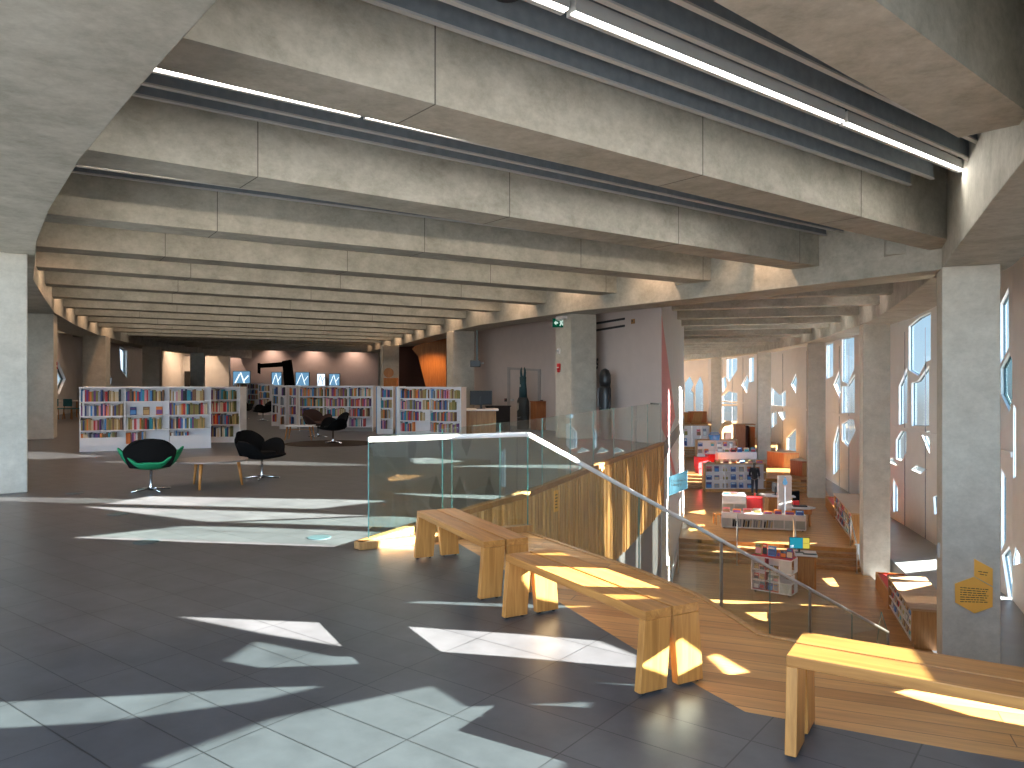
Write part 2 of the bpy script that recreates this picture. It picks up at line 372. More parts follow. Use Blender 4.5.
# ---- the window walls
WN = [0]
def facade(name, p0, p1, z0, z1, holes, th=.16, fw=.03, mat=None, label='white panelled window wall', side=1):
    """holes: (polygon in (u, z), pane material); the panes sit in the outer half of the wall"""
    p0, p1 = Vector(p0), Vector(p1); L = (p1 - p0).length; d = (p1 - p0) / L; n = Vector((d.y, -d.x)) * side
    W = lambda u, z, o=0: Vector((p0.x + d.x * u + n.x * o, p0.y + d.y * u + n.y * o, z))
    mb = MB(); loops = [[(0, z0), (L, z0), (L, z1), (0, z1)]] + [h[0] for h in holes]
    flat = [q for l in loops for q in l]
    tri = tessellate_polygon([[Vector((u, z, 0)) for u, z in l] for l in loops])
    for o in (0, th): mb.add([W(u, z, o) for u, z in flat], [tuple(t) for t in tri])
    for l in loops:
        k = len(l); mb.add([W(u, z, 0) for u, z in l] + [W(u, z, th) for u, z in l], [(i, (i + 1) % k, k + (i + 1) % k, k + i) for i in range(k)])
    struct(mb.build(name, mat or FACW), label, 'wall')
    for poly, pane in holes:
        WN[0] += 1
        g = MB().extr([W(u, z, th * .62) for u, z in poly], n * .012)
        w = struct(g.build('window_%d' % WN[0], pane), 'angular window pane in the white wall', 'window')
        fr = MB(); k = len(poly)
        c = Vector((sum(q[0] for q in poly) / k, sum(q[1] for q in poly) / k))
        for i in range(k):
            a, b = Vector(poly[i]), Vector(poly[(i + 1) % k]); 
            ia, ib = a + (c - a) * min(.5, fw / max(.05, (c - a).length)), b + (c - b) * min(.5, fw / max(.05, (c - b).length))
            fr.hexa([W(*a, th * .5), W(*b, th * .5), W(*ib, th * .5), W(*ia, th * .5), W(*a, th * .85), W(*b, th * .85), W(*ib, th * .85), W(*ia, th * .85)])
        f = fr.build('window_frame', FRAMEM, w)
SUN = Vector((-1, .16, -.30)).normalized()
LOW_SPOT = Vector((-1, .12, -.182)).normalized()      # direction of an added low spot that throws the far floor strips
def seg_of(p, d, lo=1):
    """which stretch of the window wall the line p + t d crosses going right, with (index, u, z)"""
    for i in range(len(FAC) - 1):
        a, b = Vector(FAC[i]), Vector(FAC[i + 1]); t = cross_line(p.xy, d.xy, [a, b])
        t = [x for x in t if x > 0]
        if t: q = p + d * t[0]; return i, (q.xy - a).length, q.z
    return None
HOLES = {i: [] for i in range(len(FAC) - 1)}
def sun_window(poly, pane, z=0.0, sun=None):
    """an opening whose sunlight lands on the measured floor outline"""
    sun = sun or SUN; got = [seg_of(P(x, y, z), -sun) for x, y in poly]
    i = got[0][0]; L = (Vector(FAC[i + 1]) - Vector(FAC[i])).length
    out = []
    for g, q in zip(got, poly):
        if g[0] != i:   # express on the first stretch's plane
            a, b = Vector(FAC[i]), Vector(FAC[i + 1]); e = (b - a).normalized(); p = P(*q, z); n = Vector((e.y, -e.x))
            t = (a - p.xy).dot(n) / (-sun.xy).dot(n); h = p - sun * t; g = (i, (h.xy - a).dot(e), h.z)
        out.append((min(max(g[1], .04), L - .04), g[2]))
    HOLES[i].append((out, pane))
def seen_window(i, poly, pane=None):
    cx = sum(q[0] for q in poly) / len(poly); dd = ray(cx, HY).xy; best = None
    for j in range(1, len(FAC) - 1):
        t = [t for t in cross_line(Vector((0, 0)), dd, [FAC[j], FAC[j + 1]]) if t > 0]
        if t and (best is None or t[0] < best[0]): best = (t[0], j)
    i = best[1]
    a, b = Vector(FAC[i]), Vector(FAC[i + 1]); e = (b - a).normalized(); n = Vector((e.y, -e.x)); L = (b - a).length; out = []
    for x, y in poly:
        rr = ray(x, y); t = a.dot(n) / rr.xy.dot(n); h = Vector((0, 0, EH)) + rr * t
        out.append(((h.xy - a).dot(e), h.z))
    cu = sum(q[0] for q in out) / len(out)
    out = [(min(max(cu + (q[0] - cu) * 1.06 + .05, .05), L - .05), q[1]) for q in out]
    HOLES[i].append((out, pane or PANE))
# sun and added spot light on the slate floor
sun_window([(54, 502.5), (120, 495.5), (330, 499), (390, 500.5), (315, 509), (200, 506)], PANE)
sun_window([(81, 506.2), (256, 511), (415, 517), (440, 523), (415, 528), (256, 523), (200, 521.5)], PANE)
sun_window([(67, 537.5), (180, 525.5), (256, 527), (415, 533), (415, 550), (355, 547.5), (200, 542.5)], PANE)
sun_window([(-60, 489), (0, 490), (100, 491.5), (145, 493.5), (95, 496), (0, 492.5)], PANE, 0, LOW_SPOT)  # opening shaped for the added low spot
sun_window([(172, 615.5), (381, 624), (512, 632.5), (600, 640), (640, 656), (640, 668), (512, 657), (400, 649), (340, 647), (256, 633)], PANE)
sun_window([(215, 660), (250, 640), (330, 655), (392, 657), (405, 662), (256, 668)], DIM_PANE)
sun_window([(-40, 702), (0, 700), (135, 693), (256, 686), (330, 684), (256, 701), (100, 722), (0, 728), (-40, 729)], DIM_PANE)
sun_window([(256, 717), (428, 683.5), (461, 704.5), (590, 700), (560, 770), (330, 790), (130, 765)], DIM_PANE)
sun_window([(507, 675), (640, 673.5), (640, 686), (527, 690.5)], DIM_PANE2)
sun_window([(310, 607), (420, 600), (480, 602), (600, 606), (480, 612), (400, 611)], DIM_PANE)
sun_window([(700, 655), (712, 651), (748, 672), (722, 676)], PANE)
sun_window([(742, 612), (797, 609), (815, 612), (772, 622), (758, 620)], PANE, Z0)
sun_window([(815, 578), (880, 573), (872, 585), (830, 590)], PANE, Z0)
sun_window([(730, 545), (770, 538), (830, 541), (800, 546)], PANE, Z1)
sun_window([(684, 512), (704, 509), (706, 515), (686, 518)], PANE, Z1)
sun_window([(684, 526), (704, 523), (706, 529), (686, 532)], PANE, Z1)
sun_window([(880, 690), (930, 681), (1100, 700), (1120, 745), (960, 715)], PANE)
sun_window([(27, 456), (55, 455.3), (112, 459), (60, 461.5), (27, 461.5)], PANE, 0, LOW_SPOT)  # this opening and the next are shaped for the added spot
sun_window([(60, 464), (120, 462.8), (256, 462.5), (345, 466), (256, 467.2), (100, 466.5)], PANE, 0, LOW_SPOT)
# upper panes whose light falls on the slatted wall and the landing
def free_window(i, poly, pane=None): HOLES[i].append((poly, pane or DIM_PANE3))
free_window(1, [(.6, .5), (.85, .2), (1.1, .6), (1.1, 1.6), (.85, 2.1), (.6, 1.5)])
free_window(1, [(1.9, .1), (2.15, -.3), (2.4, .1), (2.4, 1.2), (2.15, 1.7), (1.9, 1.1)])
free_window(1, [(3.3, -.6), (3.5, -.9), (3.75, -.5), (3.75, 1.1), (3.5, 1.5), (3.3, .9)])
free_window(1, [(4.9, -.4), (5.2, -.8), (5.5, -.3), (5.5, 1.2), (5.2, 1.7), (4.9, 1.1)])
free_window(1, [(1.0, -2.2), (1.4, -2.9), (1.8, -2.2), (1.4, -1.4)])
free_window(1, [(2.6, -3.2), (3.0, -3.9), (3.4, -3.2), (3.4, -2.4), (3.0, -1.7), (2.6, -2.4)])
free_window(1, [(4.4, -3.0), (4.8, -3.8), (5.2, -3.0), (5.2, -2.0), (4.8, -1.3), (4.4, -2.0)])
free_window(1, [(6.2, -3.2), (6.5, -3.9), (6.9, -3.2), (6.9, -2.2), (6.5, -1.5), (6.2, -2.2)])
# panes seen between the columns
for i, q in ((2, [(1001, 304), (1009, 287), (1009.5, 347), (1001.3, 364)]), (2, [(1001.6, 368), (1009.6, 352), (1014, 360), (1014, 398), (1010, 412), (1002, 394)]),
             (2, [(1010.5, 415), (1014, 404), (1016, 408), (1016, 477), (1010.5, 477)]), (2, [(1002, 468), (1006.6, 478), (1006.6, 540), (1002, 552)]), (2, [(1003, 556), (1010, 546), (1014.7, 558), (1014.7, 612), (1011.6, 615)])):
    seen_window(i, q, DIM_PANE if q[1][1] == 352 else PANE)  # one pane tinted to dim the sun on the hanging sign
for q in ([(909.8, 326), (919, 318), (930.5, 312), (930.5, 360), (926, 362), (919, 376), (909.8, 370)], [(899.5, 386), (907.6, 366), (907.6, 423), (899.5, 425)], [(912.5, 383), (918, 381), (929, 365), (929, 426), (912.5, 426)],
          [(896.5, 440), (902, 430), (906.5, 432), (906.5, 453), (899, 465), (896.5, 464)], [(921.6, 433), (930, 431), (930, 454)], [(893.8, 478), (898, 489), (898, 512), (893.8, 512)]):
    seen_window(3, q)
for q in ([(827, 345), (839, 341), (838, 354), (833.4, 376), (827, 379)], [(833.7, 384), (839.7, 369), (840.8, 390), (839.8, 398)], [(842.5, 339), (854, 337), (854, 369), (848, 384), (842.5, 381)],
          [(842.5, 386), (847, 386), (854.5, 374), (854.5, 413), (842.5, 413)], [(827, 440), (838, 424), (839.5, 440), (839.5, 468), (832, 474), (827, 470)], [(842.5, 424), (853, 417), (855.5, 430), (848, 447), (842.5, 440)]):
    seen_window(4, q)
for q in ([(772, 387), (780, 395), (785.6, 390), (785.6, 406), (772, 406)], [(772, 413), (777, 411), (777, 424), (772, 428)], [(779, 412), (785.5, 411), (785.5, 418), (783, 421)], [(791.5, 384), (796, 373), (799, 381), (796, 393)], [(787, 438), (796, 428), (796, 453), (787, 453)]):
    seen_window(5, q)
for q in ([(727, 359), (737, 358), (737, 370), (729.5, 382), (727, 377)], [(722, 378), (725.4, 376), (727, 386), (723, 393)], [(722.5, 396), (728, 391), (732, 392), (737, 393), (737, 404), (722.5, 404)], [(722.5, 406), (737, 406), (737, 422), (729, 430), (722.5, 425)], [(742, 385), (747, 374), (749, 381), (747, 393)], [(749.5, 358), (754, 357), (754, 382), (749.5, 382)]):
    seen_window(6, q)
Z_HI = 5.25
for i in range(len(FAC) - 1):
    facade('wall_right', FAC[i], FAC[i + 1], -5.1, Z_HI, HOLES[i], .05 if i < 2 else .16, .012 if i < 2 else .03)
# pilasters and joints of the window wall
for i, us in ((2, (1.5, 5.2)), (3, (.8, 3.4, 7.4)), (4, (2.6, 5.4, 8.2)), (5, (2.2, 5.6)), (6, (3, 7)), (7, (3, 6, 9, 12))):
    a, b = Vector(FAC[i]), Vector(FAC[i + 1]); e = (b - a).normalized(); n = Vector((e.y, -e.x))
    mb = MB()
    for u in us:
        c = a + e * u; mb.prism([c, c + e * .02, c + e * .02 - n * .03, c - n * .03], -5, 3.6)
        struct(mb.build('trim_2', GREYW), 'thin vertical joint of the window wall', 'trim'); mb = MB()
    c = a + e * .1
# horizontal transom bar along the window wall at the upper floor's height
tr = MB()
for i in range(2, 8):
    a, b = Vector(FAC[i]), Vector(FAC[i + 1]); e = (b - a).normalized(); n = Vector((e.y, -e.x))
    tr.prism([a - n * .05, b - n * .05, b - n * .002, a - n * .002], -.42, -.28)
struct(tr.build('trim_3', FACW), 'horizontal transom along the window wall', 'trim')
# far end of the children's floor
q0, q1 = Vector((8.0, 78.4)), Vector((21, 77.6))
e = (q1 - q0).normalized(); n = Vector((e.y, -e.x)); far = []
for poly in ([(685, 383), (690, 376), (694, 384), (691.5, 390), (694, 393), (694, 412), (685, 412)], [(695.5, 386), (700.5, 376), (703.5, 384), (703.5, 412), (695.5, 412)]):
    out = []
    for x, y in poly:
        rr = ray(x, y); t = q0.dot(n) / rr.xy.dot(n); h = Vector((0, 0, EH)) + rr * t; out.append(((h.xy - q0).dot(e), h.z))
    far.append((out, PANE))
facade('wall_back', q0, q1, -3.5, Z_HI, far, .3, side=-1)
# ---- left window wall and the far wall of the upper level
LF = [(-10.4, 9.5), (-13.6, 15.5), (-16.6, 22.5), (-19.9, 31.5), (-22.6, 40), (-25.2, 53), (-26, 66)]
for i in range(len(LF) - 1):
    a, b = Vector(LF[i]), Vector(LF[i + 1]); e = (b - a).normalized(); n = Vector((-e.y, e.x)); hs = []
    want = {3: ([(57.5, 360), (65.8, 379), (59, 395), (57.5, 392)],), 4: ([(119.5, 346), (127, 351), (127, 378), (121, 369)], [(108, 374), (112, 378), (111, 384), (108, 383)])}.get(i, ())
    for poly in want:
        out = []
        for x, y in poly:
            rr = ray(x, y); t = a.dot(n) / rr.xy.dot(n); h = Vector((0, 0, EH)) + rr * t; out.append((min(max((h.xy - a).dot(e), .05), (b - a).length - .05), min(h.z, 4.9)))
        hs.append((out, PANE))
    if i in (0, 1, 2):
        for u in (1.2, 3.6): hs.append(([(u, 1.2), (u + .5, .3), (u + 1.0, 1.2), (u + 1.0, 2.5), (u + .5, 3.3), (u, 2.5)], PANE))
    facade('wall_left', a, b, -.3, Z_HI, hs, .25, side=-1)
struct(MB().box(-34, 66, 0, 9, 66.3, Z_HI).build('wall_back', WALLP), 'pale pink plaster wall at the far end', 'wall')
# ---- block of rooms between the two levels
CO = Vector((3.82, 19.62)); LW = Vector((-1.9, 32.0)); RE = Vector((7.55, 33.8))
dl = (LW - CO).normalized(); nl = Vector((-dl.y, dl.x))
def wallpt(px, z, off=0.0):
    """point of the rooms' front wall seen in column px, off metres in front of it"""
    rr = ray(px, HY).xy; nn = Vector((dl.y, -dl.x)); t = CO.dot(nn) / rr.dot(nn); p = rr * t - nl * off
    return Vector((p.x, p.y, z))
def wallz(px, py, off=0.0):
    p = wallpt(px, 0, off); p.z = PZ(py, p.y); return p
back = nl * -.3
struct(MB().prism([CO, LW, LW + back, CO + dl * .6 + back], 0, 4.6).build('wall_middle', WALLP), 'pink grey plaster wall of the rooms behind the glass balustrade', 'wall')
dr = (RE - CO).normalized(); nr_ = Vector((dr.y, -dr.x))
struct(MB().prism([CO, RE, RE - nr_ * .3, CO + dr * .9 - nr_ * .3], Z0 - .1, 4.6).build('wall_end', WALLW), 'white end wall with a pink painted pattern', 'wall')
def endpt(px, py, off=.003):
    rr = ray(px, py); t = CO.dot(nr_) / rr.xy.dot(nr_); h = Vector((0, 0, EH)) + rr * t
    return h + Vector((nr_.x, nr_.y, 0)) * off
for poly in ([(661.5, 316), (667.5, 360), (675, 417), (666.5, 440), (661.6, 428)], [(666, 441), (670, 452), (676, 476), (673, 476)]):
    struct(MB().extr([endpt(x, y) for x, y in poly], Vector((nr_.x, nr_.y, 0)) * .004).build('trim_4', PINK), 'pink painted shape on the white end wall', 'trim')
# ---- slatted oak wall under the rim of the upper floor, grey wall below it
sl = MB(); pts = [(0, 10.5)] ; s = .55; tot = sum((Vector(b) - Vector(a)).length for a, b in zip(EDGE, EDGE[1:])); i = 0
def slat_bottom(y): return -1.62 - (19.55 - y) * .085
while s < tot - .02:
    p, d = path_at(EDGE, s); n = Vector((d.y, -d.x)); q = p + d * .078; o = .05 + random.choice((0, .012, .03))
    sl.prism([p - n * .02, q - n * .02, q + n * o, p + n * o], slat_bottom(p.y), -.001); s += .09; i += 1
struct(sl.build('wall_slatted', SLATM), 'oak slatted fascia below the glass balustrade', 'wall')
struct(MB().sweep(EDGE, -.12, -.021, Z0, 0).build('wall_below', GREYW), 'grey wall under the slatted oak fascia', 'wall')
# ---- dark recess with a timber stair beyond the bookcases
struct(MB().prism([(PX(398, 43), 43), (PX(452, 40), 40), (PX(452, 40), 40.3), (PX(398, 43), 43.3)], 0, 3.6).build('wall_recess', MAROON), 'dark maroon recess beyond the bookcases', 'wall')
D = 38.5; poly = [(412, 349), (415, 346), (421, 343.5), (432, 341), (446, 338), (446, 392), (427, 392), (418, 356)]
struct(MB().extr([Vector((PX(x, D), D, PZ(y, D))) for x, y in poly], (0.1, .35, 0)).build('stairs', ORANGEW, bevel=.02), 'curved orange timber side of a staircase', 'stairs')
D = 33; struct(MB().box(PX(469, D), D, 0, PX(481, D), D + .2, 3.6).build('wall_panel', ORANGEW), 'strip of orange timber wall beside the desk column', 'wall')
D = 32.8; struct(MB().box(PX(470, D), D - .06, 0, PX(480, D), D, 1.05).build('wall_panel', plain('dark_red', (.2, .02, .01), .6)), 'dark red panel low on the timber wall', 'wall')
# ================================================================== BENCHES
def bench(loc, rz, label, proto=[None]):
    if proto[0]:
        return dup(proto[0], loc, rz, label)
    b = thing('bench', label, 'bench', loc, rz, 'oak benches along the landing'); proto[0] = b
    L, w, g, h, th = .76, .18, .014, .44, .05
    for s in (-1, 1):
        y0, y1 = (g / 2, g / 2 + w) if s > 0 else (-g / 2 - w, -g / 2)
        MB().box(-L, y0, h - th, L, y1, h).build('seat_plank', OAK, b, bevel=.004)
        for e in (-1, 1):
            x0, x1 = (L - .05, L) if e > 0 else (-L, -L + .05); k = .032 * s
            m = MB().hexa([(x0, y0 + k, .012), (x1, y0 + k, .012), (x1, y1 + k, .012), (x0, y1 + k, .012), (x0, y0, h - th - .0005), (x1, y0, h - th - .0005), (x1, y1, h - th - .0005), (x0, y1, h - th - .0005)])
            lg = m.build('leg', OAKV, b, bevel=.004)
            xm = (x0 + x1) / 2
            for q in (.03, w - .03): MB().lathe([(.012, 0), (.014, .0118)], 10, (xm, y0 + k + q, 0)).build('glide', BLACKP, lg)
    return b
bench((-.379, 6.527, 0), math.atan2(-1.32, .648), 'oak bench standing nearest the end of the glass guard, farthest of three')
bench((.488, 4.778, 0), math.atan2(-1.344, .749), 'oak bench in the middle of three, its near end at the tile edge')
bench((1.304 + .852 * .76, 3.549 - .523 * .76, 0), math.atan2(-.523, .852), 'oak bench closest of three to the camera, standing across the oak landing')

# ================================================================== GLASS GUARDS
def panel(mb, a, b, za0, za1, zb0, zb1, th=.006):
    a, b = Vector((a[0], a[1])), Vector((b[0], b[1])); d = (b - a).normalized(); n = Vector((d.y, -d.x)) * th
    pts = [(a.x - n.x, a.y - n.y, za0), (b.x - n.x, b.y - n.y, zb0), (b.x - n.x, b.y - n.y, zb1), (a.x - n.x, a.y - n.y, za1)]
    vec = (2 * n.x, 2 * n.y, 0); A = [Vector(p) for p in pts]; V = Vector(vec)
    mb.add(A, [(0, 1, 2, 3)], 0); mb.add([p + V for p in A], [(3, 2, 1, 0)], 0)
    mb.add(A + [p + V for p in A], [(i, (i + 1) % 4, 4 + (i + 1) % 4, 4 + i) for i in range(4)], 1)
R0, R1, RT = Vector((-1.42, 7.62)), Vector((.17, 8.38)), Vector((8.06, 16.5)); RZ0, RZT = 1.06, -3.75
gr = thing('stair_railing', 'glass stair guard with a pale sloping handrail, level at its top end', 'railing', (R1.x, R1.y, 0))
def loc_(mb): 
    mb.v = [(x - R1.x, y - R1.y, z) for x, y, z in mb.v]; return mb
for k in range(2):
    a, b = R0 + (R1 - R0) * (k / 2), R0 + (R1 - R0) * ((k + 1) / 2); e = (b - a).normalized() * .003
    m = MB(); panel(m, a + e, b - e, .03, RZ0 - .01, .03, RZ0 - .01); loc_(m).build('glass_panel', [GLASS, GEDGE], gr)
def rl(t): 
    q = R1 + (RT - R1) * t; return Vector((q.x, q.y, RZ0 + (RZT - RZ0) * t))
cuts = [0, .185, .371, .51, .647, .82, 1.0]
for a, b in zip(cuts, cuts[1:]):
    A, B = rl(a + .0005), rl(b - .0005); m = MB(); panel(m, A.xy, B.xy, A.z - 1.12, A.z - .02, B.z - 1.12, B.z - .02); loc_(m).build('glass_panel', [GLASS, GEDGE], gr)
m = MB(); e = (rl(1) - rl(0)); pts = [Vector((R0.x, R0.y, RZ0)), Vector((R1.x, R1.y, RZ0)) - Vector((.02, .01, 0)), rl(0.003), rl(.5), rl(1.0)]
m.tube(pts, .027, 10); loc_(m).build('handrail', RAILW, gr)
for t in (.371, .647, 1.0):
    p = rl(t); m = MB().box(p.x - .02, p.y - .02, p.z - 1.16, p.x + .02, p.y + .02, p.z - .015); loc_(m).build('post', STEEL, gr, bevel=.003)
p = rl(1); m = MB(); m.extr([(p.x + .15, p.y + 1.0, Z0 + .01), (p.x + .02, p.y + .1, Z0 + .01), (p.x + .02, p.y + .1, p.z), (p.x + .06, p.y + .45, p.z + .3)], (.016, -.002, 0), 0, 1)
loc_(m).build('end_panel', [GLASS, GEDGE], gr)
cg = thing('glass_balustrade', 'curved frameless glass balustrade along the rim above the slatted oak wall', 'balustrade', (EDGE[2][0], EDGE[2][1], 0))
tot = sum((Vector(b) - Vector(a)).length for a, b in zip(EDGE, EDGE[1:])); n_p = 9; s0 = .05; tot -= .12
for k in range(n_p):
    a, _ = path_at(EDGE, s0 + (tot - s0) * k / n_p + .003); b, _ = path_at(EDGE, s0 + (tot - s0) * (k + 1) / n_p - .003)
    m = MB(); panel(m, a, b, .02, 1.08, .02, 1.08); m.v = [(x - EDGE[2][0], y - EDGE[2][1], z) for x, y, z in m.v]; m.build('glass_panel', [GLASS, GEDGE], cg)
a = wallpt(653, 1.06, -.06); b = wallpt(661, 1.06, -.06)
m = MB().extr([a, b, b + Vector((0, 0, -.05)), a + Vector((0, 0, -.05))], (-.03, -.06, 0)); m.v = [(x - EDGE[2][0], y - EDGE[2][1], z) for x, y, z in m.v]
m.build('end_bracket', BLACKP, cg)
q = path_at(EDGE, 4.9)[0]
t = tag(MB().box(-.07, -.004, -.15, .07, .004, .15).build('yellow_tag', YELLOW), 'small yellow tag with dark dashes on the slatted oak wall behind the sloping handrail', 'notice')  # flat yellow tag carrying rows of dark dashes
p = PX(557, 11.0); t.location = (p - .02, 10.9, PZ(501, 10.9)); t.rotation_euler = (0, 0, 1.1)
m = MB()
for k in range(5): m.box(-.035, -.0055, -.10 + k * .045, .035, -.0042, -.085 + k * .045)
m.build('lettering', DKINK, t)

# ================================================================== CEILING LIGHTS AND BAFFLES
OFFS = [.17, .52, 1.22, 1.56, 1.9]
bays = ['bay nearest the camera', 'second bay back', 'third bay back']
for k, (xs, nb) in enumerate((((-3.6, .42, 3.54, 5.95), 5), ((-4.72, -1.56, 1.6, 4.1), 5), (None, 3))):
    A, B, d = BL[k + 1]; n = Vector((-d.y, d.x))
    tl = [t for t in cross_line(A - n * 1, d, LR)]; tr = [t for t in cross_line(A - n * .9, d, IR if k else RR + IR[:1]) if t > 3]
    t0 = (max([t for t in tl if t < 6]) if tl else 0) ; t1 = min(tr) if tr else (B - A).length - .5
    for j, o in enumerate(OFFS[:nb]):
        p = A - n * o; e0, e1 = t0 - .1, min(t1 - .12 + (.25 if o < .6 else 0) - .1 * j * (k == 0) , (B - A).length - .35)
        c = p + d * ((e0 + e1) / 2); h = (e1 - e0) / 2
        bf = thing('ceiling_baffle', '%s blue-grey ceiling baffle from its beam, in the %s' % (ORD[j], bays[k]), 'baffle', (c.x, c.y, 4.4), math.atan2(d.y, d.x), 'blue-grey ceiling baffles between the beams')
        MB().box(-h, -.012, .02, h, .012, .5).build('panel', BAFF, bf)
        MB().box(-h, -.028, 0, h, .028, .02).build('bottom_edge', BTRIM, bf)
    if xs:
        p = A - n * .93
        for j, (xa, xb) in enumerate(zip(xs, xs[1:])):
            ta, tb = (xa - p.x) / d.x, (xb - p.x) / d.x; c = p + d * ((ta + tb) / 2); h = (tb - ta) / 2 - .03
            lt = thing('ceiling_light', '%s glowing light bar along the row in the %s' % (ORD[j], bays[k]), 'light', (c.x, c.y, 4.4), math.atan2(d.y, d.x), 'linear ceiling lights')
            MB().box(-h, -.05, .012, h, .05, .13).build('housing', BTRIM, lt)
            MB().box(-h + .01, -.048, 0, h - .01, .002, .0115).build('diffuser', LAMPE, lt)
            MB().box(-h, .004, -.006, h, .05, .0115).build('trim_strip', BTRIM, lt)
            for e in (-h + .02, h - .02): MB().box(e - .02, -.02, .13, e + .02, .02, .85).build('hanger', FRAMEM, lt)
            ld = bpy.data.lights.new('ceiling_lamp', 'AREA'); ld.shape = 'RECTANGLE'; ld.size = 2 * h; ld.size_y = .06; ld.energy = 14; ld.color = (1, .94, .86)
            lo = bpy.data.objects.new('ceiling_lamp', ld); COL.objects.link(lo); lo.location = (c.x, c.y, 4.38); lo.rotation_euler = (0, 0, math.atan2(d.y, d.x))
A, B, d = BL[1]; q = A - Vector((-d.y, d.x)) * .7
tt = (PX(507, 5.4) - q.x) / d.x; q = q + d * tt
t = tag(MB().lathe([(.11, 0), (.12, .02), (.12, .22), (.05, .24)], 20).build('ceiling_speaker', BLACKP, smooth=False), 'black round ceiling speaker tucked between the baffles of the nearest bay', 'speaker'); t.location = (q.x, q.y, 4.5)

# ================================================================== BOOKS
BOOKC = {'red': (.5, .03, .03), 'navy': (.03, .05, .17), 'white': (.75, .73, .7), 'black': (.02, .02, .025), 'orange': (.75, .2, .03), 'teal': (.03, .26, .32), 'cream': (.66, .52, .33), 'brown': (.2, .09, .04),
         'blue': (.06, .22, .5), 'purple': (.18, .05, .2), 'tan': (.45, .28, .1), 'grey': (.3, .3, .32), 'pink': (.7, .3, .33), 'olive': (.25, .2, .05)}
PAGES = plain('paper', (.72, .66, .56), .8)
BM = {k: plain('book_' + k, v, .5, var=.12, scale=30) for k, v in BOOKC.items()}
CN = list(BOOKC)
def spine_mb(w=1, d=1, h=1, x=0, y=0, z=0, mc=0, mp=1):
    """cover with a rounded spine at y, page block inside showing at the top"""
    m = MB(); o = [(x, y + .04 * d), (x + .25 * w, y), (x + .75 * w, y), (x + w, y + .04 * d), (x + w, y + d), (x, y + d)]
    m.prism(o, z, z + h, mc)
    m.prism([(x + .14 * w, y + .1 * d), (x + .86 * w, y + .1 * d), (x + .86 * w, y + .97 * d), (x + .14 * w, y + .97 * d)], z + h, z + h * 1.004, mp); return m
BME = {k: spine_mb().mesh('book_' + k, [BM[k], PAGES]) for k in CN}
def cover_mb(c2):
    m = MB(); m.box(0, 0, 0, 1, 1, 1, 0); m.box(.06, -.02, .1, .94, 0.0, .62, 1); m.box(.1, -.02, .72, .8, 0, .86, 2); m.box(.02, .12, 1.0, .98, .88, 1.004, 3); return m
CME = {}
for i, k in enumerate(CN):
    CME[k] = cover_mb(0).mesh('cover_' + k, [BM[k], BM[CN[(i * 5 + 3) % 14]], BM[CN[(i * 3 + 6) % 14]], PAGES])
def book(M, x, y, z, w, d, h, col, label, group, lean=0, cover=False, name='book'):
    o = bpy.data.objects.new(name, (CME if cover else BME)[col]); COL.objects.link(o)
    o.matrix_world = M @ Matrix.Translation((x, y, z)) @ Matrix.Rotation(lean, 4, 'X' if cover else 'Y') @ Matrix.Diagonal((w, d, h, 1))
    return tag(o, label, 'book', group)
STUFF = MB()          # spines on the shelves too far away to count, one object
def stuff_book(M, x, y, z, w, d, h, ci):
    m = spine_mb(w, d, h, x, y, z, ci, 14); STUFF.add([M @ Vector(p) for p in m.v], m.f, 0); STUFF.m[-len(m.f):] = m.m
rb = random.Random(11)
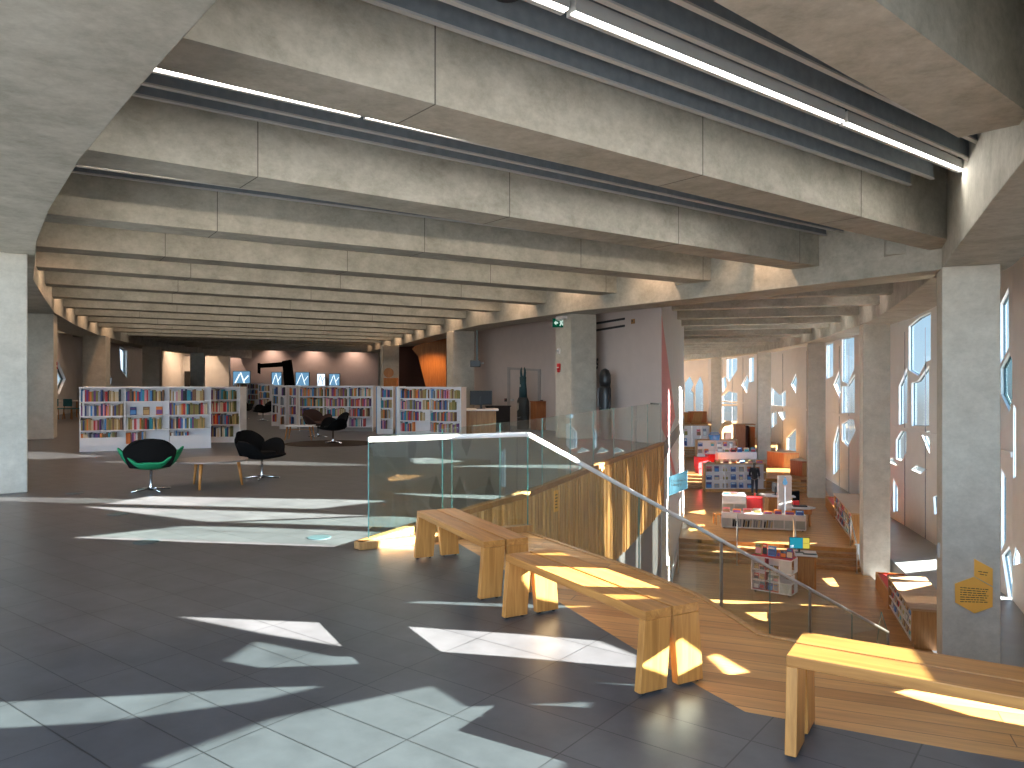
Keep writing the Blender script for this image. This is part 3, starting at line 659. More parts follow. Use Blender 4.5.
def bookcase(loc, rz, nb, bw, H, label, mode, name=None, levels=4, dep=.5, lips=(), displays=(), warm=False, ends=None, fill=.9):
    """front on the local x axis, facing -y; mode 'each' makes every book a thing, 'stuff' pours them in the common mesh"""
    b = thing('bookcase', label, 'bookcase', loc, rz, 'white double-sided bookcases'); W = nb * bw; pl = .13; t = .022
    MB().box(0, .03, 0, W, dep - .03, pl).build('plinth', GREYT if warm else WHITE, b)
    MB().box(-.01, -.01, H - .03, W + .01, dep + .01, H).build('top_panel', WHITE, b, bevel=.003)
    MB().box(t, dep / 2 - .01, pl, W - t, dep / 2 + .01, H - .03).build('back_panel', WHITE, b)
    for x in (0, W - t): MB().box(x, 0, 0, x + t, dep, H - .03).build('side_panel', WHITE, b)
    if ends:
        for x in ends: MB().box(x * W - .09 if x else -.09, -.02, 0, x * W + .0 if x else 0, dep + .02, H + .01).build('end_panel', WALLW, b); MB().box(x * W - .115 if x else -.115, -.021, 0.03, x * W - .092 if x else -.092, dep * .6, H).build('end_stripe', BM['blue'], b)
    for k in range(1, nb): MB().box(k * bw - t / 2, 0, pl, k * bw + t / 2, dep, H - .03).build('divider', WHITE, b)
    ph = (H - .03 - pl) / levels
    for l in range(levels):
        z = pl + ph * l
        for k in range(nb):
            MB().box(k * bw + t * .5, .005, z, (k + 1) * bw - t * .5, dep - .005, z + .022).build('shelf', WHITE, b)
            if (k, l) in lips: MB().box(k * bw + t, .008, z + .022, (k + 1) * bw - t, .022, z + ph * .56).build('front_lip', WHITE, b)
    M = Matrix.Translation(loc) @ Matrix.Rotation(rz, 4, 'Z')
    sh = ['bottom', 'third', 'second', 'top']
    for l in range(levels - 1, -1, -1):
        z = pl + ph * l + .0225
        for k in range(nb):
            if (k, l) in displays:
                for j in range(3):
                    c = rb.choice(['black', 'orange', 'purple', 'brown', 'navy'])
                    if mode == 'each': book(M, k * bw + .09 + j * .28, .14, z, .14, .02, .2, c, '%s book stood face out, %s along second shelf, bookcase %s' % (c, ORD[j], name), 'face-out books on the near bookcases', lean=-.15, cover=True)
                continue
            x = k * bw + t * .7; lim = (k + 1) * bw - t * .7; j = 0
            end = x + (lim - x) * (rb.uniform(.82, 1.0) if l else rb.uniform(.35, .9)) * (1 if fill > .8 else fill)
            while True:
                w = rb.uniform(.026, .05); h = ph * rb.uniform(.66, .86) if (k, l) not in lips else ph * rb.uniform(.7, .85); dp = rb.uniform(.15, .19)
                if x + w > end: break
                pal = CN if x < k * bw + bw * .62 or rb.random() < .3 else ['tan', 'cream', 'olive', 'brown']
                c = rb.choice(pal)
                if mode == 'each':
                    book(M, x, .035 + rb.uniform(0, .02), z, w, dp, h, c, '%s-spined book, %s along %s shelf, %s bay of bookcase %s' % (c, ORD[min(j, 25)], sh[l], ORD[k], name), 'books in the bookcase ' + name)
                else: stuff_book(M, x, .035 + rb.uniform(0, .02), z, w, dp, h, CN.index(c))
                x += w + .0012; j += 1
                if rb.random() < .03: x += rb.uniform(.03, .09)
    return b
def along(pxl, yl, pxr, yr, z=0):
    a, b = P(pxl, yl, z), P(pxr, yr, z); d = b - a; return a, math.atan2(d.y, d.x), d.xy.length
a, rz, L = along(79.5, 452, 211, 448)
bookcase(a, rz, 3, L / 3, 1.49, 'long white bookcase of three bays right behind the green chair', 'each', 'behind the green chair', lips={(0, 0), (2, 0)}, displays={(1, 2)})
a, rz, L = along(206, 442.6, 240, 442.6)
bookcase(a, rz, 1, L, 1.47, 'white bookcase of one bay standing past the end of the long near one', 'each', 'past the long one', displays=set())
a, rz, L = along(90, 443.5, 200, 440)
a, rz, L = along(399.5, 436.5, 461, 438.5)
bookcase(a, rz, 2, L / 2, 1.45, 'white two-bay bookcase with a blue-striped end next to the service desk', 'stuff', ends=(0,), dep=.34)
a, rz, L = along(380, 434, 393, 434)
bookcase(a, rz, 1, L, 1.45, 'narrow white bookcase between two blue-striped end panels', 'stuff', ends=(0,))
a, rz, L = along(299, 431, 373, 431.5)
bookcase(a, rz, 3, L / 3, 1.46, 'white three-bay bookcase behind the dark chairs and small table', 'stuff', warm=True)
for x0, x1, y, lab in ((288.5, 296.5, 428.5, 'narrow white bookcase just short of the small table'), (279.5, 286, 429, 'narrow white bookcase second in the stepped row'), (271.5, 278.5, 426, 'narrow white bookcase farthest along the stepped row')):
    a, rz, L = along(x0, y, x1, y); bookcase(a, rz, 1, L, 1.46, lab, 'stuff', dep=.5)
a, rz, L = along(258, 415, 270, 415); bookcase(a, rz, 1, L, 1.46, 'white bookcase half hidden behind the pair of distant black chairs', 'stuff')
a, rz, L = along(234, 407, 261, 407); bookcase(a, rz, 2, L / 2, 1.46, 'distant white bookcase seen through the gap over the black chairs', 'stuff')
so = STUFF.build('books', [BM[k] for k in CN] + [PAGES]); tag(so, 'rows of book spines filling the farther bookcases', 'books', kind='stuff')

# ================================================================== LOUNGE CHAIRS AND TABLES
def petal_chair(loc, rz, shell, backm, label, proto={}):
    key = (shell.name, backm.name)
    if key in proto: return dup(proto[key], loc, rz, label)
    c = thing('lounge_chair', label, 'chair', loc, rz, 'swivel lounge chairs with petal shells'); proto[key] = c
    n, ms = 56, 11
    def bump(a, c0, w): 
        q = (a - c0 + math.pi) % (2 * math.pi) - math.pi; q = abs(q) / w; return 0 if q >= 1 else (math.cos(q * math.pi) * .5 + .5) ** .5
    vs, fs = [], []
    for i in range(ms + 1):
        s = i / ms
        for j in range(n):
            a = 2 * math.pi * j / n
            arm = max(bump(a, .12, .95), bump(a, math.pi - .12, .95)); fr = bump(a, -math.pi / 2, .9)
            Hh = .05 + .235 * arm + .03 * bump(a, math.pi / 2, .9); fl = .09 + .09 * arm + .09 * fr + .03 * bump(a, math.pi / 2, .8)
            if s < .4: r = .23 * s / .4; z = .355 + .03 * (s / .4) ** 2
            else:
                t = (s - .4) / .6; r = .23 + fl * (t ** .8); z = .385 + Hh * t ** 1.25
            vs.append((r * math.cos(a) * 1.05, r * math.sin(a), z))
    for i in range(ms):
        for j in range(n): fs.append((i * n + j, i * n + (j + 1) % n, (i + 1) * n + (j + 1) % n, (i + 1) * n + j))
    m = MB(); m.add(vs, fs); o = m.build('seat_shell', shell, c, smooth=True); q = o.modifiers.new('thick', 'SOLIDIFY'); q.thickness = .035; q.offset = 1
    o.modifiers.new('round', 'SUBSURF').levels = 1
    vs, fs = [], []; nu, nv = 14, 9
    for i in range(nv + 1):
        t = i / nv
        for j in range(nu + 1):
            u = j / nu * 2 - 1
            half = .40 * (1 - .3 * (1 - t) ** 1.5) * (math.sqrt(max(0, 1 - ((t - .45) / .55) ** 3.2)) if t > .45 else 1)
            half = max(half, .16); x = u * half; y = .27 + .12 * t - .55 * (abs(x)) ** 1.9; vs.append((x, y, .36 + .44 * t - .06 * (abs(u) ** 3) * t))
    for i in range(nv):
        for j in range(nu): fs.append((i * (nu + 1) + j, i * (nu + 1) + j + 1, (i + 1) * (nu + 1) + j + 1, (i + 1) * (nu + 1) + j))
    o = MB().add(vs, fs).build('backrest', backm, c, smooth=True); q = o.modifiers.new('thick', 'SOLIDIFY'); q.thickness = .045; o.modifiers.new('round', 'SUBSURF').levels = 1
    if backm is not shell: o['label'] = 'black rounded backrest'
    MB().lathe([(.02, .385), (.21, .39), (.235, .415), (.22, .445), (.12, .455), (.02, .455)], 28).build('seat_cushion', backm, c, smooth=True)
    MB().lathe([(.03, .012), (.024, .05), (.02, .1), (.02, .34), (.09, .352)], 16).build('pedestal', CHROME, c, smooth=True)
    for k in range(4):
        a = k * math.pi / 2 + .5; ca, sa = math.cos(a), math.sin(a)
        MB().tube([(ca * .02, sa * .02, .045), (ca * .16, sa * .16, .03), (ca * .29, sa * .29, .014)], [.02, .016, .013], 8).build('base_arm', CHROME, c, smooth=True)
    return c
p = P(151, 491); petal_chair(p, math.pi + .38, GREEN, BLACK, 'green and black swivel lounge chair turned toward the near bookcase')
p = P(262, 478.5); petal_chair(p, -1.95 + math.pi, BLACK, BLACK, 'black swivel lounge chair beside the round table, in profile')
p = P(333, 443); petal_chair(p, -1.0, BLACK, BLACK, 'black swivel lounge chair at the small rectangular table')
p = P(318, 437); petal_chair(p, .9, BROWN, BROWN, 'brown swivel lounge chair partly behind the black one')
p = P(263, 421); petal_chair(p, -.8, BLACK, BLACK, 'black swivel lounge chair in the gap by the stepped bookcases')
p = P(243, 419); petal_chair(p, .8, BLACK, BLACK, 'black swivel lounge chair farthest off, beside its black twin')
p = P(204.5, 489); p.y += .3
t = thing('coffee_table', 'round grey-topped coffee table with three tapered oak legs', 'table', p)
MB().lathe([(.50, .395), (.53, .405), (.53, .42), (.50, .425)], 40).build('tabletop', GREYT, t)
MB().lathe([(.2, .37), (.22, .394)], 20).build('mounting_plate', BLACKP, t)
for a in (-1.62, .35, 2.6):
    ca, sa = math.cos(a), math.sin(a); MB().tube([(ca * .44, sa * .44, 0), (ca * .38, sa * .38, .394)], [.016, .028], 10).build('leg', OAKV, t, smooth=True)
p = P(299, 440); p.y += .1
t = thing('side_table', 'small rectangular white-topped table on splayed oak legs', 'table', p, .05)
MB().box(-.38, -.26, .375, .38, .26, .40).build('tabletop', WHITE, t, bevel=.004)
for sx in (-1, 1):
    for sy in (-1, 1): MB().tube([(sx * .36, sy * .23, 0), (sx * .30, sy * .19, .376)], [.014, .022], 8).build('leg', OAKV, t, smooth=True)
m = MB().tube([(-.3, -.19, .3), (.3, -.19, .3)], .008, 6); m.build('stretcher', OAKV, t)
p = P(330, 443.5)
t = tag(MB().lathe([(1.15, .0005), (1.16, .006), (1.13, .009)], 40).build('rug', RUGM), 'dark brown round rug under the dark lounge chairs', 'rug'); t.location = (p.x, p.y, 0); t.scale = (1.0, .9, 1)
for px, py, m_, lab in ((319, 537.5, GREYW, 'round grey floor box in the sunlit strip by the glass guard'), (146, 542, BLACK, 'dark round floor box at the edge of the nearest sunlit strip'), (118, 514, BLACK, 'dark round floor box between two sunlit strips'), (75, 493, GREYW, 'round floor box in the thin sunlit strip by the concrete column')):
    q = P(px, py); f = thing('floor_box', lab, 'floor box', q, 0, 'round floor boxes')
    MB().lathe([(.125, .0002), (.125, .004), (.115, .006)], 28).build('ring', FRAMEM, f); MB().lathe([(.108, .0003), (.108, .0052)], 28).build('lid', m_, f)
# ================================================================== SERVICE DESK AND THE ROOMS' FRONT
def monitor(loc, rz, w, h, label, scr=None, parts=None, stand=.12):
    t = thing('monitor', label, 'monitor', loc, rz)
    MB().box(-w / 2, -.02, stand, w / 2, .02, stand + h).build('casing', BLACKP, t, bevel=.006)
    if scr:
        for (x0, x1, z0, z1, m) in scr:
            MB().box(-w / 2 + .015 + x0 * (w - .03), -.0225, stand + .015 + z0 * (h - .03), -w / 2 + .015 + x1 * (w - .03), -.0202, stand + .015 + z1 * (h - .03)).build('screen', m, t)
    MB().box(-.03, .021, .01, .03, .05, stand + h * .6).build('stand_neck', BLACKP, t); MB().box(-.13, -.09, 0, .13, .1, .012).build('stand_base', BLACKP, t, bevel=.004)
    return t
D = 23.0
t = thing('service_desk', 'wooden service desk with a white top next to the end bookcase', 'desk', (PX(479, D), D, 0), .05)
MB().box(-.48, -.3, 0, .50, -.25, .74).build('front_panel', OAKD, t); MB().box(-.48, -.249, 0, -.44, .35, .74).build('side_panel', OAKD, t); MB().box(.46, -.249, 0, .50, .35, .74).build('side_panel', OAKD, t)
MB().box(-.56, -.36, .7405, .58, .42, .79).build('desktop', WHITE, t, bevel=.01)
monitor((PX(481, D), D - .05, .7902), .15 + math.pi, .66, .42, 'black computer monitor seen from the back on the service desk')
D = 25; t = thing('printer_cabinet', 'black cabinet against the wall next to the service desk', 'cabinet', (PX(498, D), D, 0), -.9)
MB().box(-.26, -.3, 0, .26, .3, .78).build('body', BLACKP, t, bevel=.01); MB().box(-.28, -.32, .781, .28, .32, .82).build('top_panel', BLACKP, t); MB().box(-.23, -.312, .08, .23, -.301, .72).build('door', BLACK, t)
D = 26; t = thing('projector', 'black projector hung on a bracket by the orange wall strip', 'projector', (PX(477, D), D, PZ(367, D)))
MB().box(-.22, -.2, 0, .12, .2, .22).build('casing', BLACKP, t, bevel=.02); MB().lathe([(.06, 0), (.07, .05)], 14, (.17, 0, .1)).build('lens', STEEL, t); MB().box(-.03, -.03, .221, .03, .03, 1.25).build('bracket', FRAMEM, t)
D = 32.5; t = thing('wall_screen', 'narrow lit screen on the orange wall strip above the red panel', 'screen', (PX(474.3, D), D, PZ(388, D)))
MB().box(-.07, -.03, 0, .07, .03, .7).build('casing', BLACKP, t); MB().box(-.055, -.034, .02, .055, -.031, .68).build('display', SCRWHITE, t)
# door in the plaster wall
def wall_panel(name, quad, depth, m, parent=None, off=0.0):
    pts = [wallz(x, y, off) for x, y in quad]; o = MB().extr(pts, nl * -depth).build(name, m, parent); return o
d1 = struct(wall_panel('door_1', [(511, 370), (539, 372), (539, 426), (511, 430)], -.03, WALLP, off=-.002), 'plain pale door in the plaster wall behind the dark carved post', 'door')
MATF = plain('door_frame', (.40, .36, .34), .5)
for q in ([(508.5, 368), (511, 368.2), (511, 431), (508.5, 431)], [(539, 370), (541, 370.2), (541, 425), (539, 425)], [(508.5, 367.2), (541, 369.2), (541, 371.2), (508.5, 369.5)]):
    wall_panel('door_frame', q, -.05, MATF, d1, off=-.001)
wall_panel('door_handle', [(512, 399), (514.5, 399), (514.5, 401), (512, 401)], -.06, STEEL, d1)
for px, py, lab in ((506, 400, 'small black card reader on the wall before the door frame'), (542, 401.5, 'small black card reader on the wall past the door frame')):
    o = wall_panel('card_reader', [(px - .9, py - 1.6), (px + .9, py - 1.6), (px + .9, py + 1.6), (px - .9, py + 1.6)], -.03, BLACKP, off=-.001); tag(o, lab, 'card reader'); wall_panel('indicator', [(px - .3, py - 1), (px + .3, py - 1), (px + .3, py - .4), (px - .3, py - .4)], -.004, RED, o, off=-.032)
t = thing('wall_cabinet', 'low reddish wooden cabinet tucked beside the dark carved post', 'cabinet', wallpt(538.5, 0) * .985, math.atan2(dl.y, dl.x) + math.pi)
MB().box(-.2, -.2, 0, .2, .2, .92).build('body', REDOAK, t); MB().box(-.22, -.22, .921, .22, .22, .95).build('top_panel', REDOAK, t); MB().box(-.17, -.212, .06, .17, -.201, .88).build('door', REDOAK, t)
for k, yy in enumerate(((323.6, 318.6), (330.6, 325.6))):
    o = wall_panel('wall_vent', [(594.5, yy[0] - 1), (625, yy[1] - 1), (625, yy[1] + .9), (594.5, yy[0] + .9)], -.01, BLACKP, off=-.001)
    tag(o, 'black linear air slot high on the plaster wall, the %s of two' % ('upper', 'lower')[k], 'vent'); wall_panel('vent_frame', [(594.5, yy[0] + .95), (625, yy[1] + .95), (625, yy[1] + 1.25), (594.5, yy[0] + 1.25)], -.012, FRAMEM, o, off=-.001)
o = wall_panel('wall_sensor', [(632.3, 319.5), (635, 319), (635, 323.5), (632.3, 324)], -.04, OAKD, off=-.001); tag(o, 'small brown sensor box high on the plaster wall past the air slots', 'sensor'); wall_panel('lens', [(633, 320.5), (634.3, 320.3), (634.3, 321.6), (633, 321.8)], -.006, BLACKP, o, off=-.042)
# carved posts
def carve(prof, n=22): return MB().lathe(prof, n)
p = wallpt(523, 0) * .955; SLATE = plain('blackened_slate', (.03, .035, .037), .6, var=.2); TEALD = plain('dark_teal_wood', (.015, .06, .07), .6, var=.2)
t = thing('carved_post', 'tall carved post with two upright horns and a dark teal neck before the door', 'sculpture', p, math.atan2(dl.y, dl.x) + math.pi)
m = MB().lathe([(.28, 0), (.29, .05), (.30, .6), (.29, .95), (.22, 1.06), (.15, 1.1)], 22); m.v = [(x, y * .6, z) for x, y, z in m.v]; m.build('body', SLATE, t, smooth=True)
m = MB().lathe([(.2, 1.07), (.19, 1.3), (.155, 1.55), (.165, 1.75), (.10, 1.78)], 20); m.v = [(x, y * .6, z) for x, y, z in m.v]; m.build('neck', TEALD, t, smooth=True)
for s in (-1, 1): MB().tube([(s * .11, 0, 1.75), (s * .15, 0, 1.9), (s * .14, 0, 2.0), (s * .10, 0, 2.08)], [.045, .04, .03, .01], 10).build('horn', TEALD, t, smooth=True)
MB().extr([(-.06, -.182, .62), (.05, -.182, .68), (.07, -.182, .86), (.0, -.182, .9), (-.07, -.182, .76)], (0, -.02, 0)).build('pale_inlay', plain('bone', (.45, .4, .35), .6), t)
MB().box(-.05, -.115, 1.42, .05, -.105, 1.5).build('plate', STEEL, t)
for z in (.3, .42): MB().tube([(-.15, -.165, z), (-.05, -.185, z - .03), (.05, -.185, z - .03), (.15, -.165, z)], .008, 6).build('carved_line', GREYW, t)
p = wallpt(605, 0) * .965
t = thing('carved_figure', 'tall black carved figure with a rounded head beside the grey column', 'sculpture', p, math.atan2(dl.y, dl.x) + math.pi)
m = MB().lathe([(.2, 0), (.21, .1), (.2, .8), (.2, 1.2), (.19, 1.42), (.17, 1.48)], 22); m.v = [(x, y * .8, z) for x, y, z in m.v]; m.build('body', BLACKP, t, smooth=True)
m = MB().lathe([(.16, 1.46), (.19, 1.6), (.185, 1.78), (.13, 1.92), (.03, 1.97)], 22); m.v = [(x, y * .8, z) for x, y, z in m.v]; m.build('head', BLACKP, t, smooth=True)
MB().extr([(-.2, -.1, 1.38), (-.02, -.17, 1.42), (-.06, -.17, .95), (-.15, -.13, .9)], (0, -.03, 0)).build('chest_board', GREYW, t)
for k in range(7): MB().lathe([(.005, -.012), (.014, 0), (.005, .012)], 8, (.02 + .04 * (k % 2), -.168, .35 + .09 * k)).build('stud', STEEL, t)
MB().tube([(.17, 0, 1.05), (.24, 0, 1.1), (.24, 0, .95), (.2, 0, .6)], [.03, .04, .035, .02], 8).build('arm', BLACKP, t, smooth=True)
for px, py, lab in ((598, 364, 'black wall ornament above the carved figure\'s shoulder, highest of three'), (596.5, 381.5, 'black wall ornament level with the carved figure\'s head'), (594.8, 394.5, 'thin black wall ornament lowest beside the grey column')):
    p = wallz(px, py, -.06); t = thing('wall_ornament', lab, 'ornament', p, math.atan2(dl.y, dl.x) + math.pi)
    if py < 390:
        m = MB().tube([(.06 * math.cos(a), 0, .10 * math.sin(a) - .04) for a in [k * .6 for k in range(11)]], .022, 8); m.build('ring', BLACKP, t, smooth=True)
        MB().tube([(.02, 0, .06), (.06, -.02, .12), (.12, -.02, .16)], [.03, .045, .01], 8).build('crest', BLACKP, t, smooth=True)
    else: MB().lathe([(.015, -.16), (.03, 0), (.015, .16)], 8).build('body', BLACKP, t); MB().lathe([(.02, .162), (.03, .19), (.01, .22)], 8).build('tip', BLACKP, t)
# exit sign, strobe and fire alarm on the column's side
cc = Vector((PX(571, 21.45), 21.45)); ct = Vector((-.46, .888)).normalized(); cn = Vector((-ct.y, ct.x)); rzc = math.atan2(-ct.y, -ct.x)
def colpt(px, py, off=.02):
    rr = ray(px, py); t = cc.dot(cn) / rr.xy.dot(cn); h = Vector((0, 0, EH)) + rr * t; return h + Vector((cn.x, cn.y, 0)) * off
p = colpt(561.5, 323, .10)
t = thing('exit_sign', 'green running man exit sign with a white arrow on the side of the grey column', 'sign', p, -.12)
MB().box(-.17, -.02, -.13, .17, .02, .13).build('casing', FRAMEM, t); MB().box(-.16, -.023, -.12, .16, -.0205, .12).build('face', GREENSIGN, t)
m = MB().extr([(-.13, -.0255, 0), (-.06, -.0255, .07), (-.06, -.0255, .025), (-.01, -.0255, .025), (-.01, -.0255, -.025), (-.06, -.0255, -.025), (-.06, -.0255, -.07)], (0, .002, 0)); m.build('arrow', WHITEEM, t)
m = MB().extr([(.03, -.0255, -.09), (.06, -.0255, -.09), (.085, -.0255, -.03), (.11, -.0255, -.08), (.14, -.0255, -.07), (.11, -.0255, .02), (.14, -.0255, .05), (.12, -.0255, .07), (.085, -.0255, .05), (.05, -.0255, .06), (.03, -.0255, .02), (.055, -.0255, .0)], (0, .002, 0)); m.build('running_figure', WHITEEM, t)
m = MB().lathe([(.005, -.022), (.02, -.01), (.02, .01), (.005, .022)], 10, (.095, -.0245, .095)); m.v = [(x, -.0245 + (y + .0245) * .1, z) for x, y, z in m.v]; m.build('running_head', WHITEEM, t)
p = colpt(564.5, 318, .10); t2 = tag(MB().box(-.2, -.08, -.04, .2, .08, .04).build('emergency_light', WHITE, bevel=.01), 'white emergency light box just above the exit sign', 'light'); t2.location = p; t2.rotation_euler = (0, 0, rzc)
for s in (-1, 1): MB().lathe([(.03, -.03), (.045, 0)], 12, (s * .1, -.02, -.045)).build('lamp_head', WHITE, t2)
p = colpt(559.5, 351, .03); t = thing('strobe_alarm', 'white strobe alarm on the column above the red pull station', 'alarm', p, rzc)
MB().box(-.06, -.01, -.08, .06, .028, .08).build('base_plate', WHITE, t, bevel=.01); MB().lathe([(.05, -.03), (.04, .02), (.01, .04)], 14, (0, -.02, .02)).build('lens', STEEL, t, smooth=True)
p = colpt(559.5, 367, .03); t = thing('pull_station', 'red fire alarm pull station on the side of the grey column', 'alarm', p, rzc)
MB().box(-.07, -.02, -.1, .07, .029, .1).build('casing', RED, t, bevel=.01); MB().box(-.05, -.035, -.03, .05, -.021, .0).build('pull_handle', WHITE, t); MB().box(-.035, -.03, -.15, .04, .02, -.101).build('cover', RED, t)
p = Vector((PX(57, 22.3), 22.2, PZ(365.5, 22.2))); t = thing('pull_station', 'red fire alarm pull station high on the column at the window wall', 'alarm', p, 1.0)
MB().box(-.05, -.03, -.1, .06, .03, .1).build('casing', RED, t, bevel=.01); MB().box(-.03, -.045, -.03, .04, -.031, 0).build('pull_handle', WHITE, t)
# sign on the end wall
a, b = endpt(669, 478, .02), endpt(684.5, 470, .02)
e = Vector((.955, -.297, 0)); a = endpt(668.5, 478); W = (PX(686, a.y) - a.x) / .955
t = thing('hanging_sign', 'blue-grey slanted flag sign reading Children\'s Library on the white end wall', 'sign', a, math.atan2(e.y, e.x))
z = lambda y: PZ(y, a.y) - a.z
MB().extr([(0, 0, z(477)), (W, 0, z(469.5)), (W, 0, z(488)), (0, 0, z(496))], (0, .04, 0)).build('board', BLUESIGN, t)
def text(body, loc, size, m, parent, rot=(math.pi / 2, 0, 0), name='lettering', shear=0):
    cu = bpy.data.curves.new(name, 'FONT'); cu.body = body; cu.size = size; cu.extrude = .002; cu.shear = shear; cu.materials.append(m)
    o = bpy.data.objects.new(name + '_src', cu); COL.objects.link(o); dg = bpy.context.evaluated_depsgraph_get(); me = bpy.data.meshes.new_from_object(o.evaluated_get(dg)); bpy.data.objects.remove(o)
    me.materials.clear(); me.materials.append(m)
    q = bpy.data.objects.new(name, me); COL.objects.link(q); q.parent = parent; q.location = loc; q.rotation_euler = rot; return q
text("Children's\nLibrary", (W * .12, -.004, z(482.5)), .105, DKINK, t, rot=(math.pi / 2, -.16, 0))
# yellow plaque on the nearest column
c1 = Vector((PX(942, 12.6), 12.6)); tt = Vector((.40, .917)).normalized(); pp = Vector((tt.y, -tt.x)); fn = -tt
def facept(px, py, off=.0):
    rr = ray(px, py); t = c1.dot(fn) / rr.xy.dot(fn); h = Vector((0, 0, EH)) + rr * t; return h + Vector((fn.x, fn.y, 0)) * off
o0 = facept(973, 587); t = thing('wall_plaque', 'yellow hexagonal plaque with dark text on the nearest concrete column', 'plaque', o0, math.atan2(pp.y, pp.x))
M = Matrix.Translation(o0) @ Matrix.Rotation(math.atan2(pp.y, pp.x), 4, 'Z'); Mi = M.inverted()
L_ = lambda q, off=.001: Mi @ facept(q[0], q[1], off)
MB().extr([L_(q) for q in ((954.8, 583.5), (974, 576.5), (992.5, 587), (992.5, 606.5), (974, 613), (955, 602))], (0, -.03, 0)).build('hexagon_panel', YELLOW, t, bevel=.003)
MB().extr([L_(q) for q in ((974, 558.5), (992.5, 568.5), (992.5, 586), (974, 575.7))], (0, -.03, 0)).build('upper_panel', YELLOW, t, bevel=.003)
r2 = random.Random(3)
def scribble(lines, name):
    m = MB()
    for (x0, y0, x1, y1) in lines:
        a, b = L_((x0, y0), .0312), L_((x1, y1), .0312); d = b - a; L = d.length; s = 0
        while s < L:
            w = r2.uniform(.02, .07); e_ = min(s + w, L); u, v = a + d * (s / L), a + d * (e_ / L); h = .006
            m.extr([u + Vector((0, 0, -h)), v + Vector((0, 0, -h)), v + Vector((0, 0, h)), u + Vector((0, 0, h))], (0, -.001, 0)); s = e_ + .012
    m.build(name, DKINK, t)
scribble([(960, 587 + k * 2.35, 988 - (k % 3) * 1.2, 589.2 + k * 2.1) for k in range(7)], 'lettering')
scribble([(978, 571, 987.5, 572.4), (979.5, 573.6, 986.5, 574.8)], 'lettering')
c_ = facept(942, 549) ; 
o = thing('column_socket', 'small grey fitting on the near edge of the column with the yellow plaque', 'fitting', Vector((PX(939, 12.95), 12.9, PZ(550, 12.9))), math.atan2(tt.y, tt.x))
MB().box(-.07, -.0, -.12, .05, .05, .12).build('casing', BTRIM, o, bevel=.01); MB().box(-.05, .0505, -.05, .03, .06, .08).build('cover', GREYW, o)
# handrails by the end wall
for k, (px, ya, yb, px2) in enumerate(((661, 552, 588, 671),)):
    a, b = endpt(664.5, 556, .09), endpt(671.5, 534, .09); a.z, b.z = Z0 + .95, Z0 + 1.0
    a = endpt(668, 575, .12); b = endpt(674.5, 545, .12); a.z = Z0 + .45; b.z = Z0 + 1.0
    t = thing('wall_handrail', 'grey steel handrail loop along the foot of the white end wall', 'handrail', (a.x, a.y, Z0))
    A, B = Vector((0, 0, 1.0)), b - Vector((a.x, a.y, Z0)); 
    MB().tube([(0, 0, 0), (0, 0, .9), (0.03, .12, 1.0), (B.x, B.y, 1.0)], .022, 8).build('rail', STEEL, t, smooth=True)
    MB().tube([(B.x, B.y, 0), (B.x, B.y, .98)], .02, 8).build('post', STEEL, t)

# ================================================================== FAR PART OF THE UPPER LEVEL
for q, col2, lab in (((233, 250.5, 371, 386), 'a', 'wide lit blue screen on the far wall behind the near bookcases'), ((271.5, 282, 372, 386), 'b', 'blue lit screen on the far wall beside the black angled arm'), ((295.5, 309.5, 372, 386), 'b', 'blue lit screen on the far wall past the black angled arm'), ((317, 325.5, 373.5, 386), 'c', 'pale lit screen third along the far wall'), ((329, 340, 373.5, 386), 'b', 'blue lit screen last along the far wall before the columns')):
    D = 65.9; x0, x1 = PX(q[0], D), PX(q[1], D); z1, z0 = PZ(q[2], D), PZ(q[3], D)
    t = thing('wall_screen', lab, 'screen', ((x0 + x1) / 2, D, z0))
    w = (x1 - x0) / 2; h = z1 - z0
    MB().box(-w, -.06, 0, w, .09, h).build('casing', FRAMEM, t); MB().box(-w + .04, -.066, .04, w - .04, -.061, h - .04).build('display', SCRWHITE if col2 == 'c' else SCRBLUE, t)
    for (u0, v0, u1, v1) in ((-.8, .1, -.2, .8), (-.1, .9, .4, .1), (.2, .3, .8, .7)):
        MB().tube([(u0 * w, -.07, v0 * h), (u1 * w, -.07, v1 * h)], .06 if col2 == 'a' else .03, 6).build('picture_shape', SCRWHITE if col2 != 'c' else SCRBLUE, t)
D = 60; t = thing('art_panel', 'black art panel with a white streak beyond the near bookcases', 'picture', (PX(191, D), D, PZ(386, D)))
MB().box(-.5, -.03, -.2, .5, .03, 1.15).build('board', BLACKP, t); MB().extr([(-.1, -.034, -.1), (.15, -.034, .15), (.25, -.034, .65), (.12, -.034, .4)], (0, -.004, 0)).build('white_streak', WHITE, t)
struct(MB().box(PX(160, 60.5), 60.1, 0, PX(231, 60.5), 60.4, 3.5).build('wall_far', WALLW), 'white wall of the bright far room', 'wall')
D = 48; t = thing('angled_arm', 'large black angular steel arm rising beyond the bookcases', 'sculpture', (PX(286, D), D, 0))
def pl(pts): return [(PX(x, D) - PX(286, D), 0, PZ(y, D)) for x, y in pts]
MB().extr(pl([(282, 361), (290, 359.5), (299, 430), (288, 430)]), (0, .4, 0)).build('leaning_post', BLACK, t, bevel=.02); MB().extr(pl([(258, 364), (283, 362), (284, 366.5), (258, 368)]), (0, .3, 0)).build('boom', BLACK, t, bevel=.02)
MB().extr(pl([(257.5, 363), (260, 363), (260, 374), (257.5, 373)]), (0, .1, 0)).build('hook', BLACK, t)
D = 37.5; t = thing('wooden_cabinet', 'orange wooden cabinet with a round top behind the two-bay bookcase', 'cabinet', (PX(391, D), D, 0))
MB().box(-.32, -.25, 0, .32, .25, 1.75).build('body', ORANGEW, t); 
